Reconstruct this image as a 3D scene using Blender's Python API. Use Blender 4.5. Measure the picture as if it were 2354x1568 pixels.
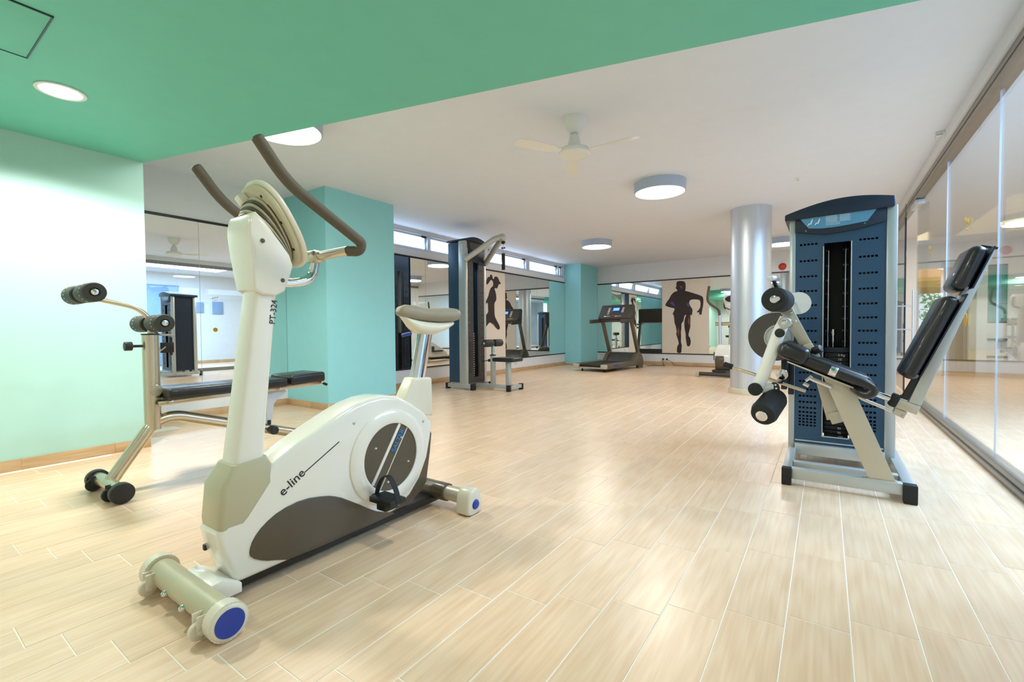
import bpy, bmesh, math, random
from mathutils import Vector, Matrix
random.seed(7)
for o in list(bpy.data.objects): bpy.data.objects.remove(o)
S = bpy.context.scene; C = S.collection
# ------------------------------------------------------------------ camera
cam = bpy.data.cameras.new('camera'); co = bpy.data.objects.new('camera', cam); C.objects.link(co); S.camera = co
RX = Vector((.82333, .56751, -.0079974)); RY = Vector((-.007718, .025284, .99965)); RZ = Vector((.567512, -.822979, .025197))
co.matrix_world = Matrix(((RX.x, RY.x, RZ.x, 0), (RX.y, RY.y, RZ.y, 0), (RX.z, RY.z, RZ.z, .9), (0, 0, 0, 1)))
cam.sensor_width = 36; cam.lens = 1045.66 / 2354 * 36; cam.clip_start = .05; cam.clip_end = 200
# ------------------------------------------------------------------ world, exposure
W = bpy.data.worlds.new('world'); S.world = W; W.use_nodes = True
bg = W.node_tree.nodes['Background']; bg.inputs[0].default_value = (.80, .90, 1, 1); bg.inputs[1].default_value = 2.6
S.view_settings.view_transform = 'Standard'; S.view_settings.look = 'None'; S.view_settings.gamma = 1
S.view_settings.exposure = -.12; S.view_settings.use_curve_mapping = False
def light(name, kind, loc, energy, col=(1, 1, 1), size=.5, size_y=None, rot=(0, 0, 0), shape='DISK', spot=None, blend=.3, label=None):
    l = bpy.data.lights.new(name, kind); l.energy = energy; l.color = col
    if kind == 'AREA':
        l.shape = shape; l.size = size
        if size_y: l.size_y = size_y
    if kind == 'SPOT': l.spot_size = math.radians(spot); l.spot_blend = blend; l.shadow_soft_size = size
    o = bpy.data.objects.new(name, l); o.location = loc; o.rotation_euler = rot; C.objects.link(o); return o
WARM = (1, .965, .90); COOL = (.45, .68, 1)
# white ceiling lamps (light leaves their diffusers)
LAMPS = [(-1.52, 5.10, 30), (-3.47, 7.79, 30), (-.65, 9.60, 26), (-3.35, 1.87, 26), (-5.0, 5.1, 0)]
for x, y, e in LAMPS[:4]:
    light('lamp_light', 'AREA', (x, y, 2.385), e, WARM, .5)
# recessed lamps in the green soffit; last two are added fill behind the camera
SPOTS = [(-3.445, .68, 82), (-.85, 1.45, 26), (-3.0, -.7, 20), (-.4, -.6, 24)]
for x, y, e in SPOTS:
    light('recessed_and_fill_light', 'SPOT', (x, y, 2.20), e * 2.2, WARM, .09, spot=158, blend=.25)
# daylight entering the lobby next door (added light under its ceiling), and the row of strip windows
light('lobby_light', 'AREA', (2.0, 4.0, 2.50), 330, COOL, 1.2, 3.2, shape='RECTANGLE')
light('lobby_light', 'AREA', (2.4, 9.4, 2.46), 40, (1, .80, .45), 1.2, 3.0, shape='RECTANGLE')  # warm lamp light at the lobby's far end, not daylight
light('window_daylight', 'AREA', (-5.50, 5.6, 2.33), 7, COOL, 2.7, .22, rot=(0, math.radians(-65), 0), shape='RECTANGLE').rotation_euler = (math.radians(65), 0, math.radians(-90))
light('window_daylight', 'AREA', (-5.50, 8.6, 2.33), 7, COOL, 2.7, .22, shape='RECTANGLE').rotation_euler = (math.radians(65), 0, math.radians(-90))

# ------------------------------------------------------------------ materials
def srgb(r, g, b):
    f = lambda c: (c / 255 / 12.92) if c / 255 <= .04045 else ((c / 255 + .055) / 1.055) ** 2.4
    return (f(r), f(g), f(b), 1)
M = {}
def mat(name, rgb, rough=.5, metal=0., var=.04, scale=8., bump=0., bscale=60., coat=0., emit=None, estr=0, aniso=None, spec=.5):
    m = bpy.data.materials.new(name); m.use_nodes = True; n = m.node_tree.nodes; L = m.node_tree.links
    p = n['Principled BSDF']; p.inputs['Roughness'].default_value = rough; p.inputs['Metallic'].default_value = metal
    p.inputs['Coat Weight'].default_value = coat; p.inputs['Specular IOR Level'].default_value = spec
    tc = n.new('ShaderNodeTexCoord'); no = n.new('ShaderNodeTexNoise'); no.inputs['Scale'].default_value = scale; no.inputs['Detail'].default_value = 3
    mp = n.new('ShaderNodeMapping'); L.new(tc.outputs['Object'], mp.inputs[0]); L.new(mp.outputs[0], no.inputs[0])
    if aniso: mp.inputs['Scale'].default_value = aniso
    c = srgb(*rgb)
    r = n.new('ShaderNodeValToRGB')
    r.color_ramp.elements[0].position = .3; r.color_ramp.elements[1].position = .7
    r.color_ramp.elements[0].color = tuple(max(0, v * (1 - var)) for v in c[:3]) + (1,)
    r.color_ramp.elements[1].color = tuple(min(1, v * (1 + var)) for v in c[:3]) + (1,)
    L.new(no.outputs[0], r.inputs[0]); L.new(r.outputs[0], p.inputs['Base Color'])
    if bump:
        n2 = n.new('ShaderNodeTexNoise'); n2.inputs['Scale'].default_value = bscale; L.new(mp.outputs[0], n2.inputs[0])
        b = n.new('ShaderNodeBump'); b.inputs['Strength'].default_value = bump; b.inputs['Distance'].default_value = .002
        L.new(n2.outputs[0], b.inputs['Height']); L.new(b.outputs[0], p.inputs['Normal'])
    if emit:
        p.inputs['Emission Color'].default_value = srgb(*emit); p.inputs['Emission Strength'].default_value = estr
    M[name] = m; return m
mat('white_paint', (226, 228, 230), .6, bump=.05, var=.01)
mat('ceiling_paint', (226, 231, 240), .7, bump=.04, var=.01)
mat('green_paint', (112, 200, 178), .55, bump=.04, var=.015)
mat('deep_green_paint', (20, 150, 125), .55, var=.02)
mat('mint_paint', (178, 221, 213), .5, bump=.05, var=.01)
mat('turquoise_paint', (146, 214, 220), .5, bump=.05, var=.012)
mat('blue_grey_paint', (135, 165, 200), .5)
mat('steel', (212, 216, 222), .42, .85, var=.05, scale=5, aniso=(20, 20, .6))
mat('silver_paint', (190, 193, 190), .35, .45, var=.02)
mat('champagne_paint', (196, 188, 170), .4, .45, var=.02)
mat('nickel', (205, 195, 172), .25, .85, var=.03)
mat('chrome', (225, 225, 228), .08, 1, var=.01)
mat('black_plastic', (28, 28, 30), .45, var=.1)
mat('black_rubber', (24, 24, 25), .7, var=.1, bump=.1)
mat('black_leather', (26, 25, 27), .33, var=.15, bump=.25, bscale=250, coat=.15)
mat('olive_foam', (52, 52, 44), .6, var=.1, bump=.3, bscale=400)
mat('grip_foam', (92, 84, 68), .65, var=.06, bump=.3, bscale=500)
mat('bike_white', (238, 235, 224), .18, var=.01, coat=.5)
mat('bike_beige', (188, 182, 150), .35, var=.02, coat=.2)
mat('bike_cream', (224, 218, 198), .3, var=.02, coat=.2)
mat('bike_taupe', (84, 74, 58), .38, var=.04, coat=.2)
mat('seat_vinyl', (150, 141, 122), .5, var=.04, bump=.15, bscale=200)
mat('cover_grey', (50, 80, 106), .42, .25, var=.03)
mat('cover_dark', (36, 46, 62), .4, .2, var=.04)
mat('cover_brown', (72, 66, 60), .5, var=.05)
mat('lat_brown', (56, 50, 45), .5, var=.05)
mat('blue_plastic', (34, 62, 160), .35, var=.05)
mat('blue_print', (40, 145, 220), .4, var=.02)
mat('placard_blue', (95, 150, 180), .3, var=.05)
mat('black_print', (20, 20, 20), .5, var=.02)
mat('white_print', (235, 238, 240), .5, var=.02)
mat('white_plastic', (232, 232, 226), .35, var=.01)
mat('aluminium_white', (205, 215, 228), .4, .1, var=.02)
mat('red_plastic', (190, 52, 40), .4, var=.03)
mat('poster_board', (224, 212, 196), .5, var=.012)
mat('silhouette', (44, 30, 28), .6, var=.15)
mat('silhouette_violet', (70, 66, 130), .6, var=.15)
mat('silhouette_warm', (120, 72, 58), .6, var=.15)
mat('rail_steel', (150, 146, 140), .35, .7, var=.04)
mat('lamp_grey', (178, 192, 212), .4, .2, var=.02)
mat('trim_black', (26, 26, 28), .4, var=.05)
mat('grout', (240, 232, 220), .8, var=.03)
mat('pillar_wood', (206, 190, 160), .45, var=.05)
mat('lcd', (120, 190, 235), .2, emit=(120, 190, 240), estr=.9)
mat('lcd_frame', (44, 52, 130), .3)
mat('lamp_glow', (255, 250, 240), .5, emit=(255, 246, 232), estr=7)
mat('umbrella_cloth', (240, 160, 40), .7, emit=(240, 160, 40), estr=.0)
mat('leaf', (110, 160, 50), .6, var=.3, scale=3)
mat('patio', (200, 190, 170), .7)
mat('belt', (48, 42, 36), .7, var=.1)
mat('tread_frame', (108, 100, 84), .4, .4, var=.05)
mat('tread_dark', (66, 62, 56), .45, var=.05)
mat('gold', (190, 150, 30), .5, var=.05)
mat('yellow_label', (205, 205, 60), .5)
mat('wood_wall', (176, 146, 84), .5, var=.12, scale=4, aniso=(6, 6, .5))
mat('teal_glass', (40, 140, 130), .15, var=.3, scale=2)

def mirror_mat():
    m = bpy.data.materials.new('mirror'); m.use_nodes = True; p = m.node_tree.nodes['Principled BSDF']
    p.inputs['Base Color'].default_value = (.86, .90, .88, 1); p.inputs['Metallic'].default_value = 1; p.inputs['Roughness'].default_value = 0
    M['mirror'] = m
mirror_mat()
def glass_mat(name, tint, rmin, rough=0.):
    m = bpy.data.materials.new(name); m.use_nodes = True; n = m.node_tree.nodes; L = m.node_tree.links
    for x in list(n):
        if x.type != 'OUTPUT_MATERIAL': n.remove(x)
    out = [x for x in n][0]; lw = n.new('ShaderNodeLayerWeight'); pw = n.new('ShaderNodeMath'); pw.operation = 'POWER'; pw.inputs[1].default_value = 5
    L.new(lw.outputs['Facing'], pw.inputs[0]); ml = n.new('ShaderNodeMath'); ml.operation = 'MULTIPLY_ADD'; ml.inputs[1].default_value = .92; ml.inputs[2].default_value = rmin
    L.new(pw.outputs[0], ml.inputs[0]); ml.use_clamp = True
    t = n.new('ShaderNodeBsdfTransparent'); t.inputs[0].default_value = tint; g = n.new('ShaderNodeBsdfGlossy'); g.inputs['Roughness'].default_value = rough
    mx = n.new('ShaderNodeMixShader'); L.new(ml.outputs[0], mx.inputs[0]); L.new(t.outputs[0], mx.inputs[1]); L.new(g.outputs[0], mx.inputs[2]); L.new(mx.outputs[0], out.inputs[0])
    M[name] = m
glass_mat('glass', (.97, .985, .98, 1), .04)
def tile_mat(name, a, b, c, rough):
    m = bpy.data.materials.new(name); m.use_nodes = True; n = m.node_tree.nodes; L = m.node_tree.links; p = n['Principled BSDF']
    geo = n.new('ShaderNodeNewGeometry'); oi = n.new('ShaderNodeObjectInfo')
    ad = n.new('ShaderNodeMath'); ad.operation = 'ADD'; L.new(geo.outputs['Random Per Island'], ad.inputs[0]); L.new(oi.outputs['Random'], ad.inputs[1])
    fr = n.new('ShaderNodeMath'); fr.operation = 'FRACT'; L.new(ad.outputs[0], fr.inputs[0])
    sc = n.new('ShaderNodeVectorMath'); sc.operation = 'MULTIPLY'; L.new(geo.outputs['Position'], sc.inputs[0]); sc.inputs[1].default_value = (75, 3.2, 75)
    mu = n.new('ShaderNodeMath'); mu.operation = 'MULTIPLY'; mu.inputs[1].default_value = 60; L.new(fr.outputs[0], mu.inputs[0])
    cb = n.new('ShaderNodeCombineXYZ'); L.new(mu.outputs[0], cb.inputs[0]); L.new(mu.outputs[0], cb.inputs[1])
    av = n.new('ShaderNodeVectorMath'); av.operation = 'ADD'; L.new(sc.outputs[0], av.inputs[0]); L.new(cb.outputs[0], av.inputs[1])
    n1 = n.new('ShaderNodeTexNoise'); n1.inputs['Scale'].default_value = .8; n1.inputs['Detail'].default_value = 5; n1.inputs['Distortion'].default_value = .5; L.new(av.outputs[0], n1.inputs[0])
    n2 = n.new('ShaderNodeTexWave'); n2.wave_type = 'RINGS'; n2.inputs['Scale'].default_value = .35; n2.inputs['Distortion'].default_value = 9; n2.inputs['Detail'].default_value = 2; n2.inputs['Detail Scale'].default_value = .6
    L.new(av.outputs[0], n2.inputs[0])
    mm = n.new('ShaderNodeMix'); mm.inputs[0].default_value = .12; L.new(n1.outputs[0], mm.inputs[2]); L.new(n2.outputs[1], mm.inputs[3])
    r = n.new('ShaderNodeValToRGB'); r.color_ramp.elements[0].position = .28; r.color_ramp.elements[1].position = .72
    r.color_ramp.elements[0].color = srgb(*a); r.color_ramp.elements[1].color = srgb(*b); L.new(mm.outputs[0], r.inputs[0])
    hs = n.new('ShaderNodeHueSaturation'); mr = n.new('ShaderNodeMapRange'); mr.inputs[3].default_value = .95; mr.inputs[4].default_value = 1.04
    L.new(fr.outputs[0], mr.inputs[0]); L.new(mr.outputs[0], hs.inputs['Value']); L.new(r.outputs[0], hs.inputs['Color']); L.new(hs.outputs[0], p.inputs['Base Color'])
    p.inputs['Roughness'].default_value = rough
    bp = n.new('ShaderNodeBump'); bp.inputs['Strength'].default_value = .12; bp.inputs['Distance'].default_value = .001; L.new(n1.outputs[0], bp.inputs['Height']); L.new(bp.outputs[0], p.inputs['Normal'])
    M[name] = m
tile_mat('floor_tile', (219, 185, 150), (235, 207, 177), 0, .30)
tile_mat('base_tile', (186, 150, 108), (206, 176, 136), 0, .42)

# ------------------------------------------------------------------ mesh helpers
class MB:
    def __init__(s, T=None): s.b = bmesh.new(); s.T = T
    def _bev(s, geom, w, seg=2):
        if w > 0: bmesh.ops.bevel(s.b, geom=geom, offset=w, segments=seg, affect='EDGES', profile=.5, clamp_overlap=True)
    def _hull(s, vs, fs, bev=0, seg=2, ang=30):
        V = [s.b.verts.new(v) for v in vs]; F = [s.b.faces.new([V[i] for i in f]) for f in fs]
        bmesh.ops.recalc_face_normals(s.b, faces=F)
        if bev > 0:
            E = {e for f in F for e in f.edges if len(e.link_faces) == 2 and e.calc_face_angle(0) > math.radians(ang)}
            s._bev(list(E), bev, seg)
        return s
    def box(s, x0, x1, y0, y1, z0, z1, bev=0, seg=2):
        x0, x1 = min(x0, x1), max(x0, x1); y0, y1 = min(y0, y1), max(y0, y1); z0, z1 = min(z0, z1), max(z0, z1)
        vs = [(x, y, z) for x in (x0, x1) for y in (y0, y1) for z in (z0, z1)]
        return s._hull(vs, [(0, 1, 3, 2), (4, 6, 7, 5), (0, 4, 5, 1), (2, 3, 7, 6), (0, 2, 6, 4), (1, 5, 7, 3)], bev, seg)
    def bar(s, a, b, w, h, up=(0, 0, 1), bev=.004, seg=2):          # rectangular bar from a to b
        a, b = Vector(a), Vector(b); d = (b - a).normalized(); sd = d.cross(Vector(up))
        if sd.length < 1e-4: sd = d.cross(Vector((0, 1, 0)))
        sd.normalize(); u = sd.cross(d).normalized()
        vs = [p + sd * (i * w / 2) + u * (j * h / 2) for p in (a, b) for i in (-1, 1) for j in (-1, 1)]
        return s._hull(vs, [(0, 1, 3, 2), (4, 6, 7, 5), (0, 4, 5, 1), (2, 3, 7, 6), (0, 2, 6, 4), (1, 5, 7, 3)], bev, seg)
    def prism(s, poly, ax, a0, a1, bev=0, seg=2, ang=30):           # polygon in the plane normal to ax
        f = {'X': lambda u, v, a: (a, u, v), 'Y': lambda u, v, a: (u, a, v), 'Z': lambda u, v, a: (u, v, a)}[ax]
        n = len(poly); vs = [f(u, v, a0) for u, v in poly] + [f(u, v, a1) for u, v in poly]
        fs = [tuple(range(n)), tuple(range(2 * n - 1, n - 1, -1))] + [(i, (i + 1) % n, n + (i + 1) % n, n + i) for i in range(n)]
        V = [s.b.verts.new(v) for v in vs]; F = [s.b.faces.new([V[i] for i in q]) for q in fs]
        bmesh.ops.recalc_face_normals(s.b, faces=F)
        if bev > 0:
            caps = set(F[:2]); E = {e for c in caps for e in c.edges}
            E |= {e for q in F[2:] for e in q.edges if e.calc_face_angle(0) > math.radians(50)}
            s._bev(list(E), bev, seg)
        return s
    def cyl(s, a, b, r, r2=None, seg=24, bev=0, cap=True):
        a, b = Vector(a), Vector(b); r2 = r if r2 is None else r2; d = (b - a).normalized()
        u = d.orthogonal().normalized(); v = d.cross(u)
        A = [s.b.verts.new(a + (u * math.cos(t) + v * math.sin(t)) * r) for t in [2 * math.pi * i / seg for i in range(seg)]]
        B = [s.b.verts.new(b + (u * math.cos(t) + v * math.sin(t)) * r2) for t in [2 * math.pi * i / seg for i in range(seg)]]
        F = [s.b.faces.new((A[i], A[(i + 1) % seg], B[(i + 1) % seg], B[i])) for i in range(seg)]; K = []
        if cap: K = [s.b.faces.new(A[::-1]), s.b.faces.new(B)]
        if bev and cap: s._bev(list({e for k in K for e in k.edges}), bev, 3)
        return s
    def tube(s, pts, r, seg=14, smooth=0, cap=True, flat=None):     # swept tube; smooth = corner radius
        P = [Vector(p) for p in pts]
        if smooth:
            Q = [P[0]]
            for i in range(1, len(P) - 1):
                a, b, c = P[i - 1], P[i], P[i + 1]; k = min(smooth, (a - b).length * .48, (c - b).length * .48)
                p0 = b + (a - b).normalized() * k; p1 = b + (c - b).normalized() * k
                for t in [j / 6 for j in range(7)]: Q.append(p0 * (1 - t) ** 2 + b * 2 * t * (1 - t) + p1 * t * t)
            Q.append(P[-1]); P = Q
        R = r if isinstance(r, (list, tuple)) else [r] * len(P)
        if len(R) != len(P): R = [R[0]] * len(P)
        t0 = (P[1] - P[0]).normalized(); u = t0.orthogonal().normalized()
        if flat: u = Vector(flat)
        rings = []
        for i, p in enumerate(P):
            t = ((P[min(i + 1, len(P) - 1)] - P[max(i - 1, 0)])).normalized(); u = (u - t * u.dot(t)).normalized(); v = t.cross(u)
            rings.append([s.b.verts.new(p + (u * math.cos(q) + v * math.sin(q)) * R[i]) for q in [2 * math.pi * k / seg for k in range(seg)]])
        for A, B in zip(rings, rings[1:]):
            for i in range(seg): s.b.faces.new((A[i], A[(i + 1) % seg], B[(i + 1) % seg], B[i]))
        if cap: s.b.faces.new(rings[0][::-1]); s.b.faces.new(rings[-1])
        return s
    def lathe(s, prof, o, ax=(0, 0, 1), seg=32, closed=False):                    # prof: (radius, height along ax)
        o = Vector(o); d = Vector(ax).normalized(); u = d.orthogonal().normalized(); v = d.cross(u); rings = []
        for r, h in prof:
            if r < 1e-5: rings.append([s.b.verts.new(o + d * h)])
            else: rings.append([s.b.verts.new(o + d * h + (u * math.cos(t) + v * math.sin(t)) * r) for t in [2 * math.pi * i / seg for i in range(seg)]])
        for A, B in zip(rings, rings[1:] + ([rings[0]] if closed else [])):
            for i in range(seg):
                j = (i + 1) % seg
                if len(A) == 1 and len(B) == 1: break
                if len(A) == 1: s.b.faces.new((A[0], B[j], B[i]))
                elif len(B) == 1: s.b.faces.new((A[i], A[j], B[0]))
                else: s.b.faces.new((A[i], A[j], B[j], B[i]))
        for Rg in (() if closed else (rings[0], rings[-1])):
            if len(Rg) > 2: s.b.faces.new(Rg)
        bmesh.ops.recalc_face_normals(s.b, faces=s.b.faces[:])
        return s
    def loft(s, secs, bev=0):                                       # closed sections joined
        rings = [[s.b.verts.new(p) for p in q] for q in secs]; n = len(rings[0])
        for A, B in zip(rings, rings[1:]):
            for i in range(n): s.b.faces.new((A[i], A[(i + 1) % n], B[(i + 1) % n], B[i]))
        s.b.faces.new(rings[0][::-1]); s.b.faces.new(rings[-1]); bmesh.ops.recalc_face_normals(s.b, faces=s.b.faces[:])
        return s
def W2(o):
    v = Vector((0, 0, 0))
    while o is not None: v = v + o.location; o = o.parent
    return v
def build(name, mb, m, parent=None, smooth=True, ang=38, origin=None):
    me = bpy.data.meshes.new(name)
    if mb.T is not None: mb.b.transform(mb.T)
    if origin is None: origin = ROOT(parent) if parent is not None else Vector((0, 0, 0))
    mb.b.transform(Matrix.Translation(-Vector(origin)))
    mb.b.to_mesh(me); mb.b.free()
    if smooth:
        me.polygons.foreach_set('use_smooth', [True] * len(me.polygons)); me.set_sharp_from_angle(angle=math.radians(ang))
    o = bpy.data.objects.new(name, me); C.objects.link(o); me.materials.append(M[m])
    if parent is not None:
        o.parent = parent
        o.location = Vector(origin) - W2(parent)
    else: o.location = origin
    return o
def stuff_(*a, **k):
    o = build(*a, **k); o['kind'] = 'stuff'; return o
def ROOT(p):
    while p.parent is not None: p = p.parent
    return p.location.copy()
def thing(name, label, cat, loc, group=None):
    o = bpy.data.objects.new(name, None); C.objects.link(o); o.location = loc; o.empty_display_size = .1
    o['label'] = label; o['category'] = cat
    if group: o['group'] = group
    return o
def tag(o, label, cat, group=None):
    o['label'] = label; o['category'] = cat
    if group: o['group'] = group
    return o
def struct(name, mb, m, parent=None, **k):
    o = build(name, mb, m, parent, **k)
    if parent is None: o['kind'] = 'structure'
    return o
def text(name, s, size, m, parent, loc, xdir, ydir, depth=.001, align='LEFT'):
    cu = bpy.data.curves.new(name, 'FONT'); cu.body = s; cu.size = size; cu.extrude = depth; cu.align_x = align
    t = bpy.data.objects.new('tmp', cu); C.objects.link(t); bpy.context.view_layer.update()
    me = bpy.data.meshes.new_from_object(t.evaluated_get(bpy.context.evaluated_depsgraph_get())); bpy.data.objects.remove(t)
    x = Vector(xdir).normalized(); y = Vector(ydir).normalized(); z = x.cross(y)
    X = Matrix(((x.x, y.x, z.x, loc[0]), (x.y, y.y, z.y, loc[1]), (x.z, y.z, z.z, loc[2]), (0, 0, 0, 1)))
    me.transform(Matrix.Translation(-ROOT(parent)) @ X); me.materials.clear(); me.materials.append(M[m])
    o = bpy.data.objects.new(name, me); C.objects.link(o); o.parent = parent
    o.location = ROOT(parent) - W2(parent); return o
def copy_tree(o, parent=None):
    c = o.copy(); C.objects.link(c); c.parent = parent
    for ch in [q for q in bpy.data.objects if q.parent == o]: copy_tree(ch, c)
    return c
def circle(cx, cy, r, n=32, ry=None, a0=0, a1=2 * math.pi):
    ry = r if ry is None else ry
    full = abs(a1 - a0 - 2 * math.pi) < 1e-6
    return [(cx + r * math.cos(a0 + (a1 - a0) * i / (n if full else n - 1)), cy + ry * math.sin(a0 + (a1 - a0) * i / (n if full else n - 1))) for i in range(n)]
def chaikin(P, it=2, closed=True):
    for _ in range(it):
        Q = []
        for i in range(len(P) if closed else len(P) - 1):
            a, b = P[i], P[(i + 1) % len(P)]
            Q += [(a[0] * .75 + b[0] * .25, a[1] * .75 + b[1] * .25), (a[0] * .25 + b[0] * .75, a[1] * .25 + b[1] * .75)]
        if not closed: Q = [P[0]] + Q + [P[-1]]
        P = Q
    return P

# ------------------------------------------------------------------ room shell
XW, XG, YE, ZC, ZS = -5.45, .87, 11.25, 2.52, 2.22
YB = -1.6
struct('wall_left', MB().box(XW - .15, -4.38, YB, 1.317, 0, ZC), 'mint_paint')
struct('wall_back', MB().box(-4.38, 1.1, YB - .15, YB, 0, ZC), 'white_paint')
struct('wall_right', MB().box(XG, 1.1, YB, 2.25, 0, ZC), 'white_paint')
struct('wall_far', MB().box(XW - .15, XG + .37, YE, YE + .15, 0, ZC), 'white_paint')
# window wall: solid below and around the strip windows
WZ0, WZ1, W1A, W1B, W2A, W2B = 2.195, 2.485, 4.06, 7.02, 7.10, 10.19
wm = MB(); wm.box(XW - .15, XW, 1.317, YE, 0, WZ0).box(XW - .15, XW, 1.317, W1A, WZ0, ZC).box(XW - .15, XW, W1A, YE, WZ1, ZC).box(XW - .15, XW, W1B, W2A, WZ0, WZ1).box(XW - .15, XW, W2B, YE, WZ0, WZ1)
struct('wall_window_side', wm, 'white_paint')
struct('ceiling', MB().box(XW - .15, 4.0, YB - .15, 12.25, ZC, ZC + .15), 'ceiling_paint')
sof = [(-4.38, YB), (XG, YB), (XG, 2.632), (-4.38, 1.317)]
struct('trim_1', MB().prism(sof, 'Z', ZS, ZC - .001), 'green_paint', smooth=False)
# glass partition header, rails
struct('trim_2', MB().box(XG - .07, XG + .09, 2.25, 12.0, 2.43, ZC), 'white_paint')
rail = MB(); rail.box(XG - .035, XG + .055, 2.25, 11.25, 2.365, 2.43, .004); rail.box(XG - .045, XG - .035, 2.25, 11.25, 2.395, 2.43, .002)
struct('trim_3', rail, 'rail_steel')
brail = MB(); brail.box(XG - .02, XG + .05, 2.25, 7.16, 0.0, .075, .006); brail.box(XG - .035, XG - .02, 2.25, 7.16, 0.0, .035, .003)
struct('trim_4', brail, 'rail_steel')
GY = [2.25, 2.60, 4.077, 5.563, 7.155]
for i in range(4):
    g = struct('window_%d' % (i + 3), MB().box(XG + .009, XG + .021, GY[i] + .003, GY[i + 1] - .003, .07, 2.37), 'glass', smooth=False)
    if i: build('seal', MB().box(XG + .010, XG + .020, GY[i] - .002, GY[i] + .002, .075, 2.365), 'aluminium_white', g)
g = struct('window_7', MB().box(XG + .009, XG + .021, 8.10, 11.2, .02, 2.37), 'glass', smooth=False)
# glass door, slightly ajar
dr = struct('door_1', MB().prism([(.772, 7.17), (.784, 7.168), (.882, 8.072), (.870, 8.074)], 'Z', .02, 2.36), 'glass', smooth=False)
build('edge_strip', MB().prism([(.866, 8.066), (.884, 8.064), (.886, 8.082), (.868, 8.084)], 'Z', .02, 2.36), 'cover_dark', dr)
h = MB()
for s_ in (-1, 1):
    a = Vector((.862 + s_ * .085, 7.95 - s_ * .009, 0)); h.cyl(a + Vector((0, 0, .62)), a + Vector((0, 0, 1.38)), .013, seg=12)
for z in (.86, 1.17): h.cyl((.862 - .085, 7.959, z), (.862 + .085, 7.941, z), .009, seg=10)
build('pull_handle', h, 'steel', dr)
h = MB(); h.box(XG - .03, XG + .05, 7.17, 7.34, 2.30, 2.36, .004); h.box(XG - .03, XG + .05, 6.98, 7.15, 2.30, 2.36, .004)
build('patch_fitting', h, 'steel', dr)
# gold wave emblems on the glass
def wave(y, z, parent):
    s, t = .10, .042
    P = [(-1, -.2), (-.55, -.75), (-.35, .25), (-.05, -.35), (.15, .55), (.5, -.05), (.62, .95), (.72, .9), (.58, -.35), (.2, .2), (.0, -.75), (-.3, -.15), (-.5, -1.1)]
    m_ = MB().prism([(y + a * s, z + b * t) for a, b in P], 'X', XG + .0065, XG + .009)
    m_.prism([(y - .6 * s, z - 1.9 * t), (y - .4 * s, z - 1.95 * t), (y + .45 * s, z - 1.3 * t), (y + .4 * s, z - 1.15 * t)], 'X', XG + .0065, XG + .009)
    build('emblem', m_, 'gold', parent, smooth=False)
gw = {o.name: o for o in bpy.data.objects}
wave(4.83, 1.70, gw['window_5']); wave(6.31, 1.70, gw['window_6'])
for nm, y in (('window_5', 4.83), ('window_6', 6.31)):
    build('emblem_dot', MB().cyl((XG + .0065, y, .95), (XG + .009, y, .95), .05), 'gold', gw[nm])
# columns
tag(struct('column', MB().box(XW, -4.61, 3.03, 4.01, 0, ZC), 'turquoise_paint', origin=(-5.03, 3.52, 0)), 'square turquoise column next to the workout bench and first mirror', 'column')
tag(struct('column', MB().box(XW, -4.99, 10.25, YE, 0, ZC), 'turquoise_paint', origin=(-5.2, 10.7, 0)), 'turquoise corner column behind the treadmill', 'column')
for o in C.objects:
    if o.name.startswith('column') and 'kind' in o: del o['kind']
pil = thing('round_pillar', 'round brushed steel pillar with a pale wooden foot ring, floor to ceiling', 'column', (-.85, 7.0, 0))
build('shaft', MB().cyl((-.85, 7.0, .05), (-.85, 7.0, ZC), .25, seg=64), 'steel', pil)
build('foot_ring', MB().lathe([(.25, 0), (.272, 0), (.272, .06), (.262, .075), (.25, .075)], (-.85, 7.0, 0), seg=64, closed=True), 'pillar_wood', pil)

# ------------------------------------------------------------------ floor tiles
TX0, TW, TL, TY0, ST = -2.042, .1623, .4835, .258, .0748
fl = struct('floor', MB().box(-5.6, 4.0, YB - .1, 12.3, -.06, -.0014), 'grout', smooth=False)
def in_view(x, y, z=0):
    v = Vector((x, y, z - .9)); d = -v.dot(RZ)
    if d < .15: return None
    u = v.dot(RX) / d * 1045.66; w = v.dot(RY) / d * 1045.66
    return d if abs(u) < 1260 and abs(w) < 860 else None
def tile_mesh(w, l, h=.02, b=.0009):
    m_ = MB(); x, y = w / 2, l / 2
    vs = [(-x, -y, -h), (x, -y, -h), (x, y, -h), (-x, y, -h), (-x, -y, -b), (x, -y, -b), (x, y, -b), (-x, y, -b), (-x + b, -y + b, 0), (x - b, -y + b, 0), (x - b, y - b, 0), (-x + b, y - b, 0)]
    fs = [(4, 5, 9, 8), (5, 6, 10, 9), (6, 7, 11, 10), (7, 4, 8, 11), (8, 9, 10, 11), (0, 1, 5, 4), (1, 2, 6, 5), (2, 3, 7, 6), (3, 0, 4, 7)]
    return vs, fs
gap = .0034
tv, tf = tile_mesh(TW - gap, TL - gap)
tme = bpy.data.meshes.new('floor_tile'); tme.from_pydata(tv, [], tf); tme.materials.append(M['floor_tile'])
tiles = []
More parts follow.
